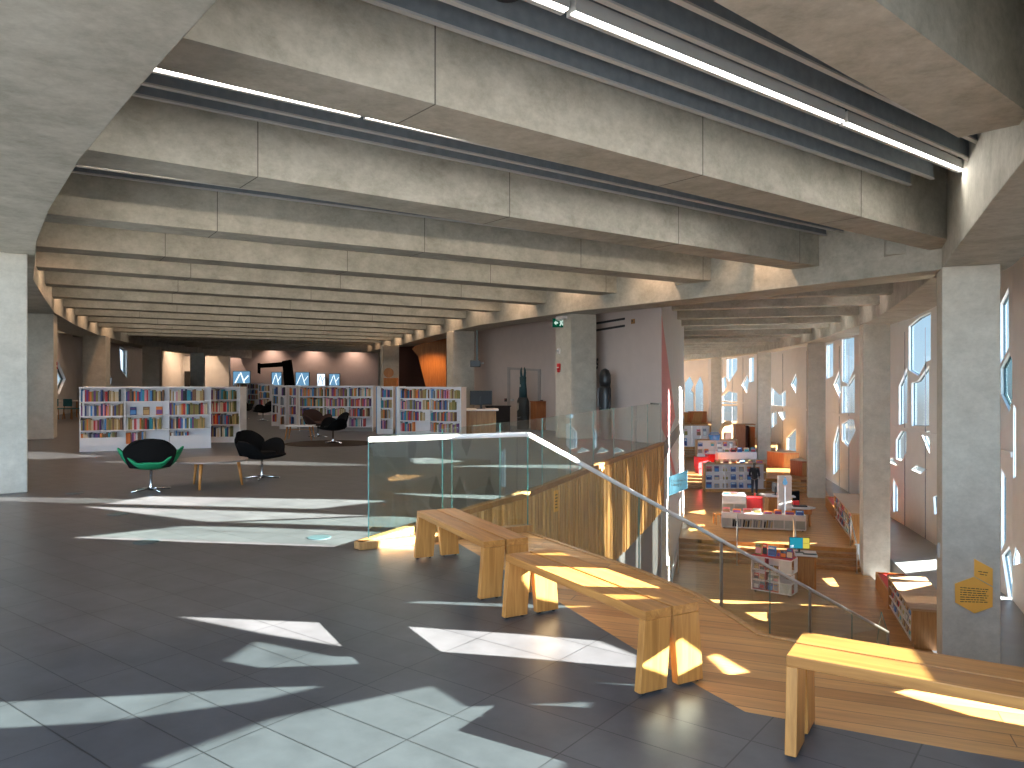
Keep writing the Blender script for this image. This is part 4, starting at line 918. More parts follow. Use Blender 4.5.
for z_ in (1.3, 1.45, 1.6): MB().box(-.3, -.262, z_, .3, -.251, z_ + .1).build('drawer', ORANGEW, t)
MB().extr([(-.1 + .24 * math.cos(a), -.1, 2.0 + .24 * math.sin(a)) for a in [k * math.pi / 9 for k in range(18)]], (0, .06, 0)).build('round_board', OAKD, t)
# reading table at the left window wall
p = P(68, 417.5)
t = thing('reading_table', 'white-topped reading table by the diamond window', 'table', p + Vector((-.35, .35, 0)), .1)
MB().box(-.7, -.3, .70, .7, .3, .735).build('tabletop', WHITE, t)
for sx in (-1, 1):
    for sy in (-1, 1): MB().box(sx * .62 - .025, sy * .24 - .025, 0, sx * .62 + .025, sy * .24 + .025, .699).build('leg', OAKV, t)
c0 = None
for k, (px, lab) in enumerate(((70.5, 'teal dining chair at the reading table, nearer the diamond window'), (77, 'teal dining chair at the reading table, nearer the bookcase'))):
    q = P(px, 419) + Vector((.18 * (1 if px > 75 else -1) - .3, -.2, 0))
    if c0 is None:
        c0 = thing('dining_chair', lab, 'chair', q, math.pi, 'teal dining chairs at the reading table')
        MB().box(-.22, -.22, .43, .22, .22, .47).build('seat', TEAL, c0, bevel=.015); MB().box(-.21, .19, .55, .21, .23, .86).build('backrest', TEAL, c0, bevel=.015)
        for sx in (-1, 1):
            for sy in (-1, 1): MB().tube([(sx * .23, sy * .23, 0), (sx * .19, sy * .19, .43)], .018, 8).build('leg', OAKV, c0)
            MB().tube([(sx * .16, .2, .45), (sx * .16, .21, .6)], .014, 6).build('back_support', OAKV, c0)
    else: dup(c0, q, math.pi - .2, lab)
# ================================================================== CHILDREN'S FLOOR
# white and red book cube on casters
a = P(751, 592, Z0); rz = -.66; H = 1.12; W, Dp = 1.22, .56
M = Matrix.Translation(a) @ Matrix.Rotation(rz, 4, 'Z')
t = thing('book_cube', 'white mobile book cube with a red top at the foot of the stairs', 'bookcase', a, rz)
b0, th = .085, .03
MB().box(0, 0, b0, W, Dp, b0 + th).build('bottom_panel', WHITE, t)
MB().box(.02, .02, b0 + th + .0005, W - .02, Dp - .02, b0 + th + .006).build('red_lining', RED, t)
MB().box(0, 0, H - th, W, Dp, H).build('top_panel', WHITE, t); MB().box(.02, .02, H + .0005, W - .02, Dp - .02, H + .012).build('red_top', RED, t)
MB().box(.01, Dp * .5, b0 + th, W - .35, Dp * .5 + .02, H - th).build('back_panel', WHITE, t)
MB().box(0, 0, b0 + th, .03, Dp, H - th).build('side_panel', WHITE, t)
MB().box(.42, .002, b0 + th, .445, Dp * .5, H - th).build('divider', plain('cube_divider', (.3, .03, .03), .5), t); MB().box(.84, .002, b0 + th, .865, Dp - .002, H - th).build('divider', WHITE, t)
for z in (.40, .70): MB().box(.03, .003, b0 + z - .09, W, Dp - .003, b0 + z - .065).build('shelf', WHITE, t)
for z0_, z1_ in ((.115, .39), (.68, 1.09)): MB().box(.866, .004, z0_, W - .002, .02, z1_).build('front_panel', plain('panel_grey', (.55, .55, .52), .5) if 'panel_grey' not in MATS else MATS['panel_grey'], t)
for (y0, y1), (z0_, z1_) in (((.28, .56), (.115, .39)), ((.0, .28), (.40, .66)), ((.28, .56), (.70, 1.09))): MB().box(W - .02, y0 + .002, z0_, W, y1 - .002, z1_).build('end_panel', WHITE, t)
for x in (.1, W - .1):
    for y in (.09, Dp - .09): m = MB().lathe([(.03, -.015), (.04, 0), (.03, .015)], 12); m.v = [(x + z_, y + y_, .04 + x_) for x_, y_, z_ in m.v]; m.build('caster', BLACKP, t)
g = 'picture books in and on the white book cube'
spots = [('tall green picture book', 'olive', .05, .20, .34), ('red picture book', 'red', .27, .15, .36), ('wide blue picture book', 'blue', .45, .24, .30), ('orange picture book', 'orange', .72, .09, .2), ('dark patterned picture book', 'black', .82, .17, .2), ('lilac picture book', 'purple', 1.0, .18, .3)]
for lab, c, x, w, h in spots: book(M, x, .2, H + .013, w, .03, h, c, lab + ' standing on the red top of the book cube', g, lean=-.12, cover=True, name='picture_book')
for r_, z in enumerate((.117, .361, .661)):
    for k, c in enumerate((('grey', 'teal', 'navy', 'tan'), ('red', 'brown', 'grey', 'olive'), ('brown', 'red', 'black', 'brown'))[r_]):
        x = (.05, .22, .47, .64)[k]
        book(M, x, .1, z, .15, .028, .22, c, '%s picture book, %s along the %s shelf of the white book cube' % (c, ORD[k], ('lowest', 'middle', 'upper')[r_]), g, lean=-.12, cover=True, name='picture_book')
D = 24.0; a = Vector((PX(806.5, D), D, Z0))
t = thing('computer_desk', 'oak computer desk with a white top just behind the white book cube', 'desk', a, -.3)
MB().box(-.28, -.3, .0, .20, .3, 1.02).build('body', OAKD, t, bevel=.008); MB().box(-.36, -.38, 1.0205, .3, .38, 1.06).build('desktop', WHITE, t, bevel=.01); MB().box(.201, -.3, 0, .26, -.24, 1.02).build('leg', OAKV, t)
monitor(a + Vector((-.2, .05, 1.0605)), -.15, .62, .36, 'monitor with a blue and yellow screen on the oak computer desk', [(0, .66, 0, 1, SCRTEAL), (.67, 1, .0, .48, SCRYEL), (.67, 1, .5, 1, SCRYEL), (.04, .2, .05, .3, SCRWHITE)])
t = thing('keyboard', 'black keyboard on the oak computer desk', 'keyboard', a + Vector((.02, -.22, 1.0605)), -.3)
MB().box(-.2, -.06, 0, .2, .06, .02).build('casing', BLACKP, t, bevel=.004); MB().box(-.18, -.05, .0201, .18, .05, .026).build('keys', FRAMEM, t)
# long white browser shelf
def browser(a, rz, nb, bw, H, dep, label, bins, casters=True, cols=None):
    t = thing('book_browser', label, 'bookcase', a, rz, 'low white browsing shelves'); W = nb * bw
    MB().box(0, 0, .06, W, dep, .09).build('bottom_panel', WHITE, t); MB().box(0, 0, H * .66, W, dep, H).build('bin_box', WHITE, t, bevel=.004)
    MB().box(0, dep * .5, .09, W, dep * .5 + .02, H * .66).build('back_panel', GREYT if 0 else MATS['panel_grey'], t)
    for k in range(nb + 1): MB().box(k * bw - .012, .0, .09, k * bw + .012, dep, H * .66 - .0005).build('divider', WHITE, t)
    for x in (.1, W * .5, W - .1): MB().lathe([(.025, 0), (.03, .02), (.03, .0595)], 10, (x, dep * .4, 0)).build('caster', BLACKP, t)
    return t
a, rz, L = along(721.5, 528.6, 806, 532.6, Z1); M = Matrix.Translation(a) @ Matrix.Rotation(rz, 4, 'Z')
browser(a, rz, 8, L / 8, .64, .42, 'long low white browsing shelf at the top of the oak steps', 1)
bw = L / 8; jj = 0
for k in range(8):
    if k in (1, 2, 3, 4):
        for j in range(4):
            c = rb.choice(['white', 'grey', 'tan', 'black', 'cream']); book(M, k * bw + .03 + j * .085, .08, .0905, .05, .18, rb.uniform(.22, .3), c, '%s book, %s in the %s cubby of the long browsing shelf' % (c, ORD[j], ORD[k]), 'books in the long browsing shelf', lean=.12)
    c = rb.choice(['white', 'blue', 'grey', 'orange', 'cream', 'pink', 'navy']); w = rb.uniform(.26, .34)
    book(M, k * bw + .04, .1, .6405, w, .05, rb.uniform(.12, .22), c, '%s picture book, %s along the top of the long browsing shelf' % (c, ORD[k]), 'books on top of the long browsing shelf', lean=-.5, cover=True, name='picture_book')
a, rz, L = along(722.5, 520, 746, 521, Z1); M = Matrix.Translation(a) @ Matrix.Rotation(rz, 4, 'Z')
browser(a, rz, 2, L / 2, 1.05, .5, 'taller white browsing unit behind the long low shelf, next to the red bin', 1)
for k, c in enumerate(('cream', 'pink', 'grey')): book(M, .04 + k * .3, .1, 1.051, .26, .05, .14, c, '%s picture book, %s on the taller browsing unit' % (c, ORD[k]), 'books on the taller browsing unit', lean=-.5, cover=True, name='picture_book')
a = P(746.5, 520.5, Z1) + Vector((.05, .1, 0)); t = thing('book_bin', 'bright red book bin between the white browsing unit and the oak desk', 'bin', a, -.35)
MB().box(0, 0, .5, .62, .4, .95).build('bin_box', RED, t, bevel=.005)
for x in (.0, .3, .59): MB().box(x, 0.01, .04, x + .03, .39, .499).build('divider', RED, t)
MB().box(0, .0, 0, .62, .4, .0395).build('bottom_panel', RED, t); MB().box(.29, .18, .951, .33, .22, 1.1).build('handle', RED, t)
D = 32.9; a = Vector((PX(780, D), D, Z1))
t = thing('staff_desk', 'angled oak staff desk with a white top beside the white kiosk tower', 'desk', a, -.1)
MB().box(-.55, -.3, 0, .45, .35, .93).build('body', OAKD, t, bevel=.005); MB().extr([(-.65, -.4, .931), (.55, -.4, .931), (.55, .4, .931), (-.8, .4, .931)], (0, 0, .05)).build('desktop', WHITE, t)
D = 31.2; a = Vector((PX(799, D), D, Z1)); t = thing('staff_desk', 'oak staff desk with a pointed white top past the kiosk tower', 'desk', a, -.25)
MB().box(-.45, -.3, .5, .45, .3, .72).build('body', OAKD, t, bevel=.005); MB().extr([(-.55, -.45, .721), (.35, -.45, .721), (.62, -.1, .721), (.2, .5, .721), (-.55, .4, .721)], (0, 0, .05)).build('desktop', WHITE, t)
for x in (-.4, .36): MB().box(x, -.25, 0, x + .05, .25, .4995).build('leg', OAKV, t)
D = 30.95; a = Vector((PX(784.5, D), D, Z1)); t = thing('kiosk_tower', 'white kiosk tower with a blue drop emblem standing among the staff desks', 'kiosk', a, -.1)
MB().box(-.27, -.1, 0, .27, .1, .06).build('foot', STEEL, t); MB().box(-.26, -.09, .0605, .26, .09, 2.05).build('casing', WHITE, t, bevel=.01)
MB().extr([(-.0 + .10 * math.cos(q), -.092, 1.78 + .10 * math.sin(q)) for q in [math.pi * (1 + k / 10) for k in range(11)]] + [(0, -.092, 2.02)][::-1], (0, -.004, 0)).build('emblem', SCRBLUE, t)
MB().box(-.012, -.094, .3, .012, -.0905, 1.62).build('light_strip', SCRWHITE, t)
monitor(Vector((PX(776, 32.9), 32.9, Z1 + .982)), 1.9, .5, .4, 'black monitor turned sideways on the angled oak staff desk')
D = 32.6; a = Vector((PX(800, D), D + .1, Z1)); t = thing('office_chair', 'black office chair behind the pointed white desk top', 'chair', a, .4)
MB().box(-.24, -.24, .45, .24, .24, .53).build('seat', BLACK, t, bevel=.03); MB().box(-.23, .2, .62, .23, .27, 1.15).build('backrest', BLACK, t, bevel=.03); MB().lathe([(.03, .06), (.03, .449)], 10).build('gas_column', STEEL, t)
MB().box(-.03, .22, .5, .03, .26, .66).build('back_support', BLACKP, t)
for k in range(5): q = k * 1.2566; MB().tube([(.02 * math.cos(q), .02 * math.sin(q), .07), (.3 * math.cos(q), .3 * math.sin(q), .03)], .022, 8).build('base_arm', BLACKP, t)
t = thing('book_scanner', 'dark book scanner with a red cover on the pointed white desk top', 'scanner', Vector((PX(799, 31.2), 31.2, Z1 + .772)), -.2)
MB().box(-.25, -.15, 0, .3, .15, .05).build('base_plate', BLACKP, t, bevel=.01); MB().box(-.22, -.02, .0505, .02, .13, .22).build('scanner_head', RED, t, bevel=.02)
D = 31.5; a = Vector((PX(718.5, D), D, Z1)); t = thing('stool', 'small pale wooden stool at the end of the white browsing units', 'stool', a, .1)
MB().box(-.18, -.18, .40, .18, .18, .44).build('seat', OAK, t)
for sx in (-1, 1):
    for sy in (-1, 1): MB().box(sx * .155 - .02, sy * .155 - .02, 0, sx * .155 + .02, sy * .155 + .02, .3995).build('leg', OAKV, t)
# face-out display cases rising up the terraces
def display_case(xl, xr, yb, z, H, rows, nb, label, each=None, Ddep=.55):
    a, b = P(xl, yb, z), P(xr, yb, z); W = (b - a).x; t = thing('display_case', label, 'bookcase', a, 0, 'oak display cases on the terraces')
    MB().box(0, 0, 0, W, Ddep, .16).build('plinth', OAKD, t); MB().box(-.05, -.01, H - .05, W + .05, Ddep + .02, H).build('top_panel', OAKT, t)
    for x in (-.05, W): MB().box(x, 0, .1605, x + .05, Ddep, H - .0505).build('side_panel', OAKD, t)
    MB().box(0, .3, .16, W, .32, H - .05).build('back_panel', WHITE, t); ph = (H - .22) / rows
    for k in range(1, nb): MB().box(W * k / nb - .02, .02, .1605, W * k / nb + .02, .3, H - .0505).build('divider', WHITE, t)
    M = Matrix.Translation(a)
    for r_ in range(rows):
        zz = .165 + ph * r_; MB().box(.0, .01, zz, W, .299, zz + .02).build('shelf', WHITE, t); MB().box(0, .0, zz, W, .009, zz + .05).build('shelf_lip', WHITE, t)
        n = int((W - .15) / .38)
        for k in range(n):
            if rb.random() < .1: continue
            c = rb.choice(['cream', 'orange', 'grey', 'pink', 'tan', 'purple', 'navy', 'white', 'blue']); x = .08 + k * (W - .12) / n
            book(M, x, .13, zz + .0205, rb.uniform(.2, .3), .03, ph * rb.uniform(.55, .75), c, '%s book, %s along the %s shelf of the %s' % (c, ORD[k], ('bottom', 'middle', 'top')[r_ + 3 - rows] if rows < 4 else ORD[r_], each), 'face-out picture books in the ' + each, lean=-.15, cover=True, name='picture_book')
    return a, W
a, W = display_case(705.5, 765.5, 492, Z1, 1.5, 3, 3, 'oak framed display case with the person in black in front of it', 'nearest display case')
M = Matrix.Translation(a)
for k in range(7): book(M, .1 + k * .44, .12, 1.501, rb.uniform(.2, .34), .06, rb.uniform(.1, .2), CN[(k * 5 + 2) % 14], '%s picture book, %s along the top of the nearest display case' % (CN[(k * 5 + 2) % 14], ORD[k]), 'books on top of the nearest display case', lean=-.6, cover=True, name='picture_book')
D = 44.5; a = Vector((PX(718, D), D, Z2)); browser(a, 0, 6, PX(757, D) / 6 - PX(718, D) / 6, 1.15, .6, 'white browsing shelf on the terrace just above the nearest display case', 1); M = Matrix.Translation(a)
for k in range(6): book(M, .03 + k * .38, .1, 1.151, rb.uniform(.25, .32), .06, rb.uniform(.2, .32), ('grey', 'white', 'red', 'blue', 'cream', 'teal')[k], '%s picture book standing %s on the terrace browsing shelf' % (('grey', 'white', 'red', 'blue', 'cream', 'teal')[k], ORD[k]), 'books on the terrace browsing shelf', lean=-.3, cover=True, name='picture_book')
for px, py, D, lab in ((701, 469, 44.0, 'red book bin at the corner of the second terrace, nearer the aisle'), (710.5, 467, 45.6, 'red book bin on the second terrace beside the white browsing shelf')):
    t = thing('book_bin', lab, 'bin', (PX(px, D), D, Z2), .2); MB().box(-.3, -.3, .3, .3, .3, .95).build('bin_box', RED, t, bevel=.01); MB().box(-.25, -.25, 0, .25, .25, .2995).build('foot', RED, t); MB().box(-.2, -.1, .951, .2, .1, 1.08).build('book_insert', WHITE, t, bevel=.01)
display_case(697.5, 737, 463, Z2, 1.5, 3, 2, 'oak framed display case of two bays on the second terrace', 'second display case')
D = 49.5; t = thing('blue_basket', 'dark blue basket on top of the second display case', 'basket', (PX(713, D), 49.15, Z2 + 1.501)); MB().lathe([(.3, 0), (.38, .3), (.36, .32)], 16).build('bowl', BM['blue'], t); MB().tube([(-.36, 0, .3), (-.25, 0, .45), (.25, 0, .45), (.36, 0, .3)], .03, 6).build('handle', BM['blue'], t)
display_case(683.5, 710.5, 449, Z3, 1.65, 2, 3, 'oak framed display case farthest up the terraces', 'farthest display case')
for px0, px1, yt, lab in ((683, 689.5, 412.5, 'tall oak panel seat half hidden at the end wall on the top terrace'), (690, 707.5, 411.5, 'tall oak panel seat with a pale inset on the top terrace')):
    D = 67.5; t = thing('panel_seat', lab, 'seat', (PX(px0, D), D, -2.56)); w = PX(px1, D) - PX(px0, D); h = PZ(yt, D) + 2.56
    MB().box(0, .2, 0, w, .9, h).build('shell', REDOAK, t, bevel=.02); MB().extr([(w * .12, .19, .3), (w * .25, .19, h * .96), (w * .78, .19, h * .96), (w * .66, .19, .3)], (0, -.04, 0)).build('inset_panel', OAKD, t); MB().box(.03, -.3, 0, w - .03, .148, .45).build('seat', OAKD, t)
D = 56; t = thing('armchair', 'yellow armchair beside the farthest display case', 'chair', (PX(693, D), D, Z3), .2); YE = plain('yellow_fabric', (.75, .42, .03), .7)
MB().box(-.4, -.35, .1, .4, .35, .45).build('seat', YE, t, bevel=.05); MB().box(-.42, .3, .2, .42, .5, .95).build('backrest', YE, t, bevel=.05)
for s in (-1, 1): MB().box(s * .5 - .08, -.35, .1, s * .5 + .08, .45, .65).build('armrest', YE, t, bevel=.04)
for sx in (-1, 1):
    for sy in (-1, 1): MB().box(sx * .35 - .03, sy * .28 - .03, 0, sx * .35 + .03, sy * .28 + .03, .0995).build('leg', OAKV, t)
D = 55; t = thing('book_bin', 'dark red book bin in front of the yellow armchair', 'bin', (PX(694, D), D - .9, Z3), .1); MB().box(-.5, -.25, .25, .5, .25, .7).build('bin_box', RED, t, bevel=.01); MB().box(-.45, -.2, 0, .45, .2, .2495).build('foot', REDOAK, t)
D = 55; monitor(Vector((PX(684.5, D), D, Z3 + .75)), -.2, .5, .45, 'teal lit screen at the aisle end on the upper terrace', [(0, 1, 0, 1, SCRTEAL)]); t = thing('screen_stand', 'grey stand under the teal lit screen', 'stand', (PX(684.5, D), D, Z3)); MB().box(-.2, -.15, 0, .2, .15, .05).build('foot', STEEL, t); MB().box(-.06, -.06, .0505, .06, .06, .7495).build('post', STEEL, t)
D = 52.5; t = thing('tall_cabinet', 'tall dark oak cabinet with an open slot beside the fourth column', 'cabinet', (PX(736, D), D, Z2)); w = PX(755, D) - PX(736, D)
MB().box(0, 0, 0, w * .5, .7, PZ(425, D) - Z2).build('body', REDOAK, t); MB().box(w * .75, 0, 0, w, .7, PZ(427, D) - Z2).build('body', REDOAK, t); MB().box(w * .5, .3, 0, w * .75, .7, PZ(426, D) - Z2).build('slot_back', MAROON, t); MB().box(-.03, -.03, PZ(425, D) - Z2 + .0005, w + .03, .72, PZ(425, D) - Z2 + .06).build('top_panel', OAKD, t)
D = 60; t = thing('reveal_block', 'small tan peaked block in place of a reveal below the window past the fourth column', 'reveal', (PX(729, D), D, Z3)); k_ = .5  # stand-in for an orange-lit window reveal, the light put into its tan
MB().extr([(-.55, 0, 0), (.55, 0, 0), (.55, 0, PZ(430, D) - Z3), (.15, 0, PZ(421, D) - Z3), (-.3, 0, PZ(424, D) - Z3), (-.55, 0, PZ(431, D) - Z3)], (0, .9, 0)).build('shell', plain('tan_panel', (.62, .42, .24), .5), t); MB().box(-.3, -.02, 0, .2, -.001, .7).build('opening', MAROON, t)  # its opening is a dark panel laid on the front
for x0, x1, D, yt, z, lab in ((772, 799, 46.5, 452.5, Z2, 'reddish oak cabinet run with a pale top between the third and fourth columns'), (796, 810, 42.5, 461, Z2, 'reddish oak cabinet close to the third column')):
    t = thing('low_cabinet', lab, 'cabinet', (PX(x0, D), D, z), .0); w = PX(x1, D) - PX(x0, D); h = PZ(yt, D) - z
    MB().hexa([(0, .9, 0), (w * .42, 0, 0), (w, 0, 0), (w, 1.6, 0), (0, .9, h - .04), (w * .42, 0, h - .04), (w, 0, h - .04), (w, 1.6, h - .04)]).build('body', REDOAK, t); MB().hexa([(-.03, .9, h - .0395), (w * .41, -.03, h - .0395), (w + .02, -.03, h - .0395), (w + .02, 1.65, h - .0395), (-.03, .9, h), (w * .41, -.03, h), (w + .02, -.03, h), (w + .02, 1.65, h)]).build('top_panel', OAKT, t)
    MB().box(w * .45, -.014, .05, w * .98, -.001, h - .1).build('front_panel', OAKD, t)
# shelf units with covers and red bench along the columns
def side_shelf(pa, pb, H, dep, label, each):
    """face from pa (far) to pb (near)"""
    d = (pa - pb).xy; L = d.length; d.normalize(); rz = math.atan2(-d.y, -d.x)      # local x: far -> near, local y: away from the aisle
    t = thing('cover_shelf', label, 'bookcase', pa, rz, 'oak cover shelves along the window side')
    MB().box(0, .06, 0, L, dep, .12).build('plinth', OAKD, t); MB().box(0, .16, .1205, L, dep, H - .05).build('body', OAKD, t); MB().box(-.02, -.03, H - .0495, L + .03, dep + .03, H).build('top_panel', OAKT, t, bevel=.004)
    for x in (0, L - .05): MB().box(x, 0, .1205, x + .05, .159, H - .05).build('side_panel', OAKD, t)
    MB().box(.05, .12, .1205, L - .05, .159, H - .05).build('back_panel', plain('lit_pink', (.75, .60, .56), .5) if 'lit_pink' not in MATS else MATS['lit_pink'], t)
    M = Matrix.Translation(pa) @ Matrix.Rotation(rz, 4, 'Z'); ph = (H - .17) / 3
    for r_ in range(3):
        z = .1205 + ph * r_; MB().box(.05, .02, z, L - .05, .1195, z + .015).build('shelf', WHITE, t)
        for k in range(int(L / .42)):
            c = rb.choice(['cream', 'grey', 'pink', 'brown', 'red', 'navy', 'white', 'tan']); 
            book(M, .1 + k * .42, .06, z + .0155, .25, .025, ph * .72, c, '%s book, %s from far end, %s shelf, %s' % (c, ORD[k], ('bottom', 'middle', 'top')[r_], each), 'picture books in the ' + each, lean=-.12, cover=True, name='picture_book')
    return d
def red_bench(pa, pb, dep, label):
    d = (pa - pb).xy; L = d.length; d.normalize(); rz = math.atan2(-d.y, -d.x); t = thing('cushion_bench', label, 'bench', pa, rz, 'red cushioned oak benches along the window side')
    MB().box(0, 0, 0, L, .05, .5).build('front_board', OAK, t, bevel=.004); MB().box(0, .0505, 0, .04, dep, .5).build('side_board', OAK, t); MB().box(.04, .051, 0, L, dep, .38).build('base', OAKD, t); MB().box(.045, .055, .3805, L - .01, dep, .455).build('cushion', RED, t, bevel=.015)
pa, pb = P(888, 609, Z0), P(911.5, 648.5, Z0); side_shelf(pa, pb, .97, .92, 'oak shelf of face-out covers beside the nearest column', 'cover shelf beside the nearest column')
d = (pa - pb).xy.normalized(); red_bench(pa + Vector((d.x, d.y, 0)) * 2.3, pa + Vector((d.x, d.y, 0)) * .02, .9, 'red cushioned oak bench at the end of the nearest cover shelf')
pa, pb = P(834, 519, Z1), P(851.5, 543.5, Z1); side_shelf(pa, pb, 1.1, .95, 'oak shelf of face-out covers behind the second column', 'cover shelf behind the second column')
d = (pa - pb).xy.normalized(); red_bench(pa + Vector((d.x, d.y, 0)) * 3.2, pa + Vector((d.x, d.y, 0)) * .02, 1.0, 'red cushioned oak bench at the end of the cover shelf behind the second column')
# handrails on the oak steps
a0, b0 = Vector(EDGES[0][0]), Vector(EDGES[0][1]); ed = (b0 - a0).normalized(); en = Vector((-ed.y, ed.x))
for px, lab in ((737, 'slim steel handrail on the oak steps left of the book cube'), (796, 'slim steel handrail on the oak steps right behind the computer desk'), (856.5, 'slim steel handrail on the oak steps against the second column')):
    rr = ray(px, HY).xy; tq = (a0 - rr * 0).dot(en) / rr.dot(en); p = rr * tq
    if px > 850: p = b0 - ed * .18
    t = thing('step_handrail', lab, 'handrail', (p.x, p.y, Z0), math.atan2(ed.y, ed.x), 'steel handrails on the oak steps')
    MB().tube([(0, -.25, 0), (0, -.25, .9), (0, -.15, .97), (0, 1.25, 1.52), (0, 1.4, 1.5), (0, 1.42, .565)], .02, 8).build('rail', STEEL, t, smooth=True)
    MB().lathe([(.045, 0), (.045, .012)], 12, (0, -.25, 0)).build('floor_plate', STEEL, t)
# ------------------------------------------------------------------ the person
def person(loc, rz):
    def skin(name, joints, edges, mat, parent=None, lv=1):
        me = bpy.data.meshes.new(name); me.from_pydata([j[0] for j in joints], edges, []); me.materials.append(mat)
        o = bpy.data.objects.new(name, me); COL.objects.link(o); s = o.modifiers.new('skin', 'SKIN'); me.skin_vertices or None
        for v, j in zip(me.skin_vertices[0].data, joints): v.radius = j[1] if isinstance(j[1], tuple) else (j[1], j[1])
        me.skin_vertices[0].data[0].use_root = True; u = o.modifiers.new('sub', 'SUBSURF'); u.levels = lv; u.render_levels = 2; s.use_smooth_shade = True
        if parent: o.parent = parent
        return o
    SKINM = plain('skin', (.45, .26, .18), .5); COAT = plain('black_coat', (.012, .012, .015), .8, spec=.2); HAIR = plain('dark_hair', (.015, .009, .006), .5); JEAN = plain('dark_trousers', (.02, .025, .04), .8); SHOE = plain('dark_shoe', (.02, .02, .02), .5)
    J = [((0, 0, .93), (.14, .10)), ((0, 0, 1.12), (.125, .09)), ((0, .01, 1.33), (.15, .10)), ((0, 0, 1.45), (.055, .05)), ((0, -.015, 1.53), (.062, .07)), ((0, -.02, 1.62), (.068, .085)),
         ((-.09, 0, .88), (.085, .085)), ((-.10, -.02, .49), .055), ((-.10, .02, .09), .038), ((-.10, -.12, .04), .035),
         ((.09, 0, .88), (.085, .085)), ((.10, -.01, .49), .055), ((.11, .04, .09), .038), ((.12, -.10, .04), .035),
         ((-.17, .0, 1.36), .05), ((-.22, .0, 1.10), .04), ((-.20, -.16, .95), .032), ((-.19, -.22, .91), (.028, .018)),
         ((.17, .0, 1.36), .05), ((.23, .01, 1.09), .04), ((.22, -.14, .93), .032), ((.21, -.20, .89), (.028, .018))]
    E = [(0, 1), (1, 2), (2, 3), (3, 4), (4, 5), (0, 6), (6, 7), (7, 8), (8, 9), (0, 10), (10, 11), (11, 12), (12, 13), (2, 14), (14, 15), (15, 16), (16, 17), (2, 18), (18, 19), (19, 20), (20, 21)]
    for hb, sx in ((17, -1), (21, 1)):
        h = Vector(J[hb][0])
        for k, (dx, ln) in enumerate(((-.022, .06), (-.008, .072), (.007, .075), (.021, .062))):
            i = len(J); J.append(((h.x + dx, h.y - .04, h.z - .02), .0085)); J.append(((h.x + dx * 1.2, h.y - .04 - ln * .6, h.z - .035 - ln * .5), .007)); E += [(hb, i), (i, i + 1)]
        i = len(J); J.append(((h.x - sx * .035, h.y - .01, h.z - .015), .009)); J.append(((h.x - sx * .045, h.y - .045, h.z - .035), .008)); E += [(hb, i), (i, i + 1)]
    b = skin('person', J, E, SKINM); b.location = loc; b.rotation_euler = (0, 0, rz)
    tag(b, 'person in a black coat with dark tied hair browsing at the nearest display case', 'person')
    skin('coat', [((0, .0, .80), (.19, .15)), ((0, 0, 1.0), (.165, .125)), ((0, .01, 1.2), (.16, .12)), ((0, .01, 1.36), (.15, .11)), ((0, 0, 1.44), (.075, .07)), ((-.18, 0, 1.36), .068), ((-.23, 0, 1.10), .056), ((-.205, -.14, .965), .045), ((.18, 0, 1.36), .068), ((.24, .01, 1.09), .056), ((.225, -.12, .95), .045)],
         [(0, 1), (1, 2), (2, 3), (3, 4), (3, 5), (5, 6), (6, 7), (3, 8), (8, 9), (9, 10)], COAT, b)
    for s, kx, ky in ((-1, -.02, .02), (1, -.01, .04)): skin('trouser_leg', [((s * .09, 0, .90), (.10, .10)), ((s * .10, kx, .49), .068), ((s * .105, ky, .11), .052)], [(0, 1), (1, 2)], JEAN, b)
    for s, y in ((-1, 0), (1, .02)): skin('shoe', [((s * .105, y + .03, .05), .045), ((s * .11, y - .09, .04), .04), ((s * .112, y - .15, .035), .03)], [(0, 1), (1, 2)], SHOE, b)
    skin('hair', [((0, .02, 1.66), (.082, .085)), ((0, .045, 1.60), (.078, .07)), ((0, .085, 1.53), (.04, .035)), ((0, .10, 1.42), (.03, .025)), ((0, .095, 1.34), (.015, .012))], [(0, 1), (1, 2), (2, 3), (3, 4)], HAIR, b)
    for s in (-1, 1): m = MB().lathe([(.003, -.009), (.010, 0), (.003, .009)], 8, (s * .032, -.094, 1.60)); m.build('eye', BLACKP, b, smooth=True)
    MB().extr([(-.012, -.088, 1.565), (.012, -.088, 1.565), (0, -.092, 1.605)], (0, -.02, 0)).build('nose', SKINM, b); MB().box(-.025, -.092, 1.528, .025, -.084, 1.536).build('mouth', RED, b)
    for s in (-1, 1): MB().lathe([(.006, -.028), (.016, 0), (.006, .028)], 8, (s * .072, -.02, 1.585)).build('ear', SKINM, b, smooth=True)
person(Vector((PX(754.5, 39.3), 39.3, Z1)), 2.6)

# ================================================================== LIGHT
sun = bpy.data.lights.new('sun', 'SUN'); sun.energy = 92; sun.angle = math.radians(.2); sun.color = (1, .92, .82)
so = bpy.data.objects.new('sun', sun); COL.objects.link(so); so.rotation_euler = SUN.to_track_quat('-Z', 'Y').to_euler(); so.location = (40, 0, 12)
def lamp(p, e, col=(1, .62, .38), ang=1.9, blend=.9, aim=None, size=.08):
    l = bpy.data.lights.new('downlight', 'SPOT'); l.energy = e; l.color = col; l.spot_size = ang; l.spot_blend = blend; l.shadow_soft_size = size
    o = bpy.data.objects.new('downlight', l); COL.objects.link(o); o.location = p
    if aim is not None: o.rotation_euler = (Vector(aim) - Vector(p)).to_track_quat('-Z', 'Y').to_euler()
for i in range(1, len(BL) - 1):           # downlights in each bay beside the ring beams
    A, B, d = BL[i]; A2, B2, _ = BL[i + 1]
    p = (B + B2) / 2 - d * .65; lamp((p.x, p.y, 5.15), 170)
    p = (A + A2) / 2 + d * .75
    if p.y > 8: lamp((p.x, p.y, 5.15), 170)
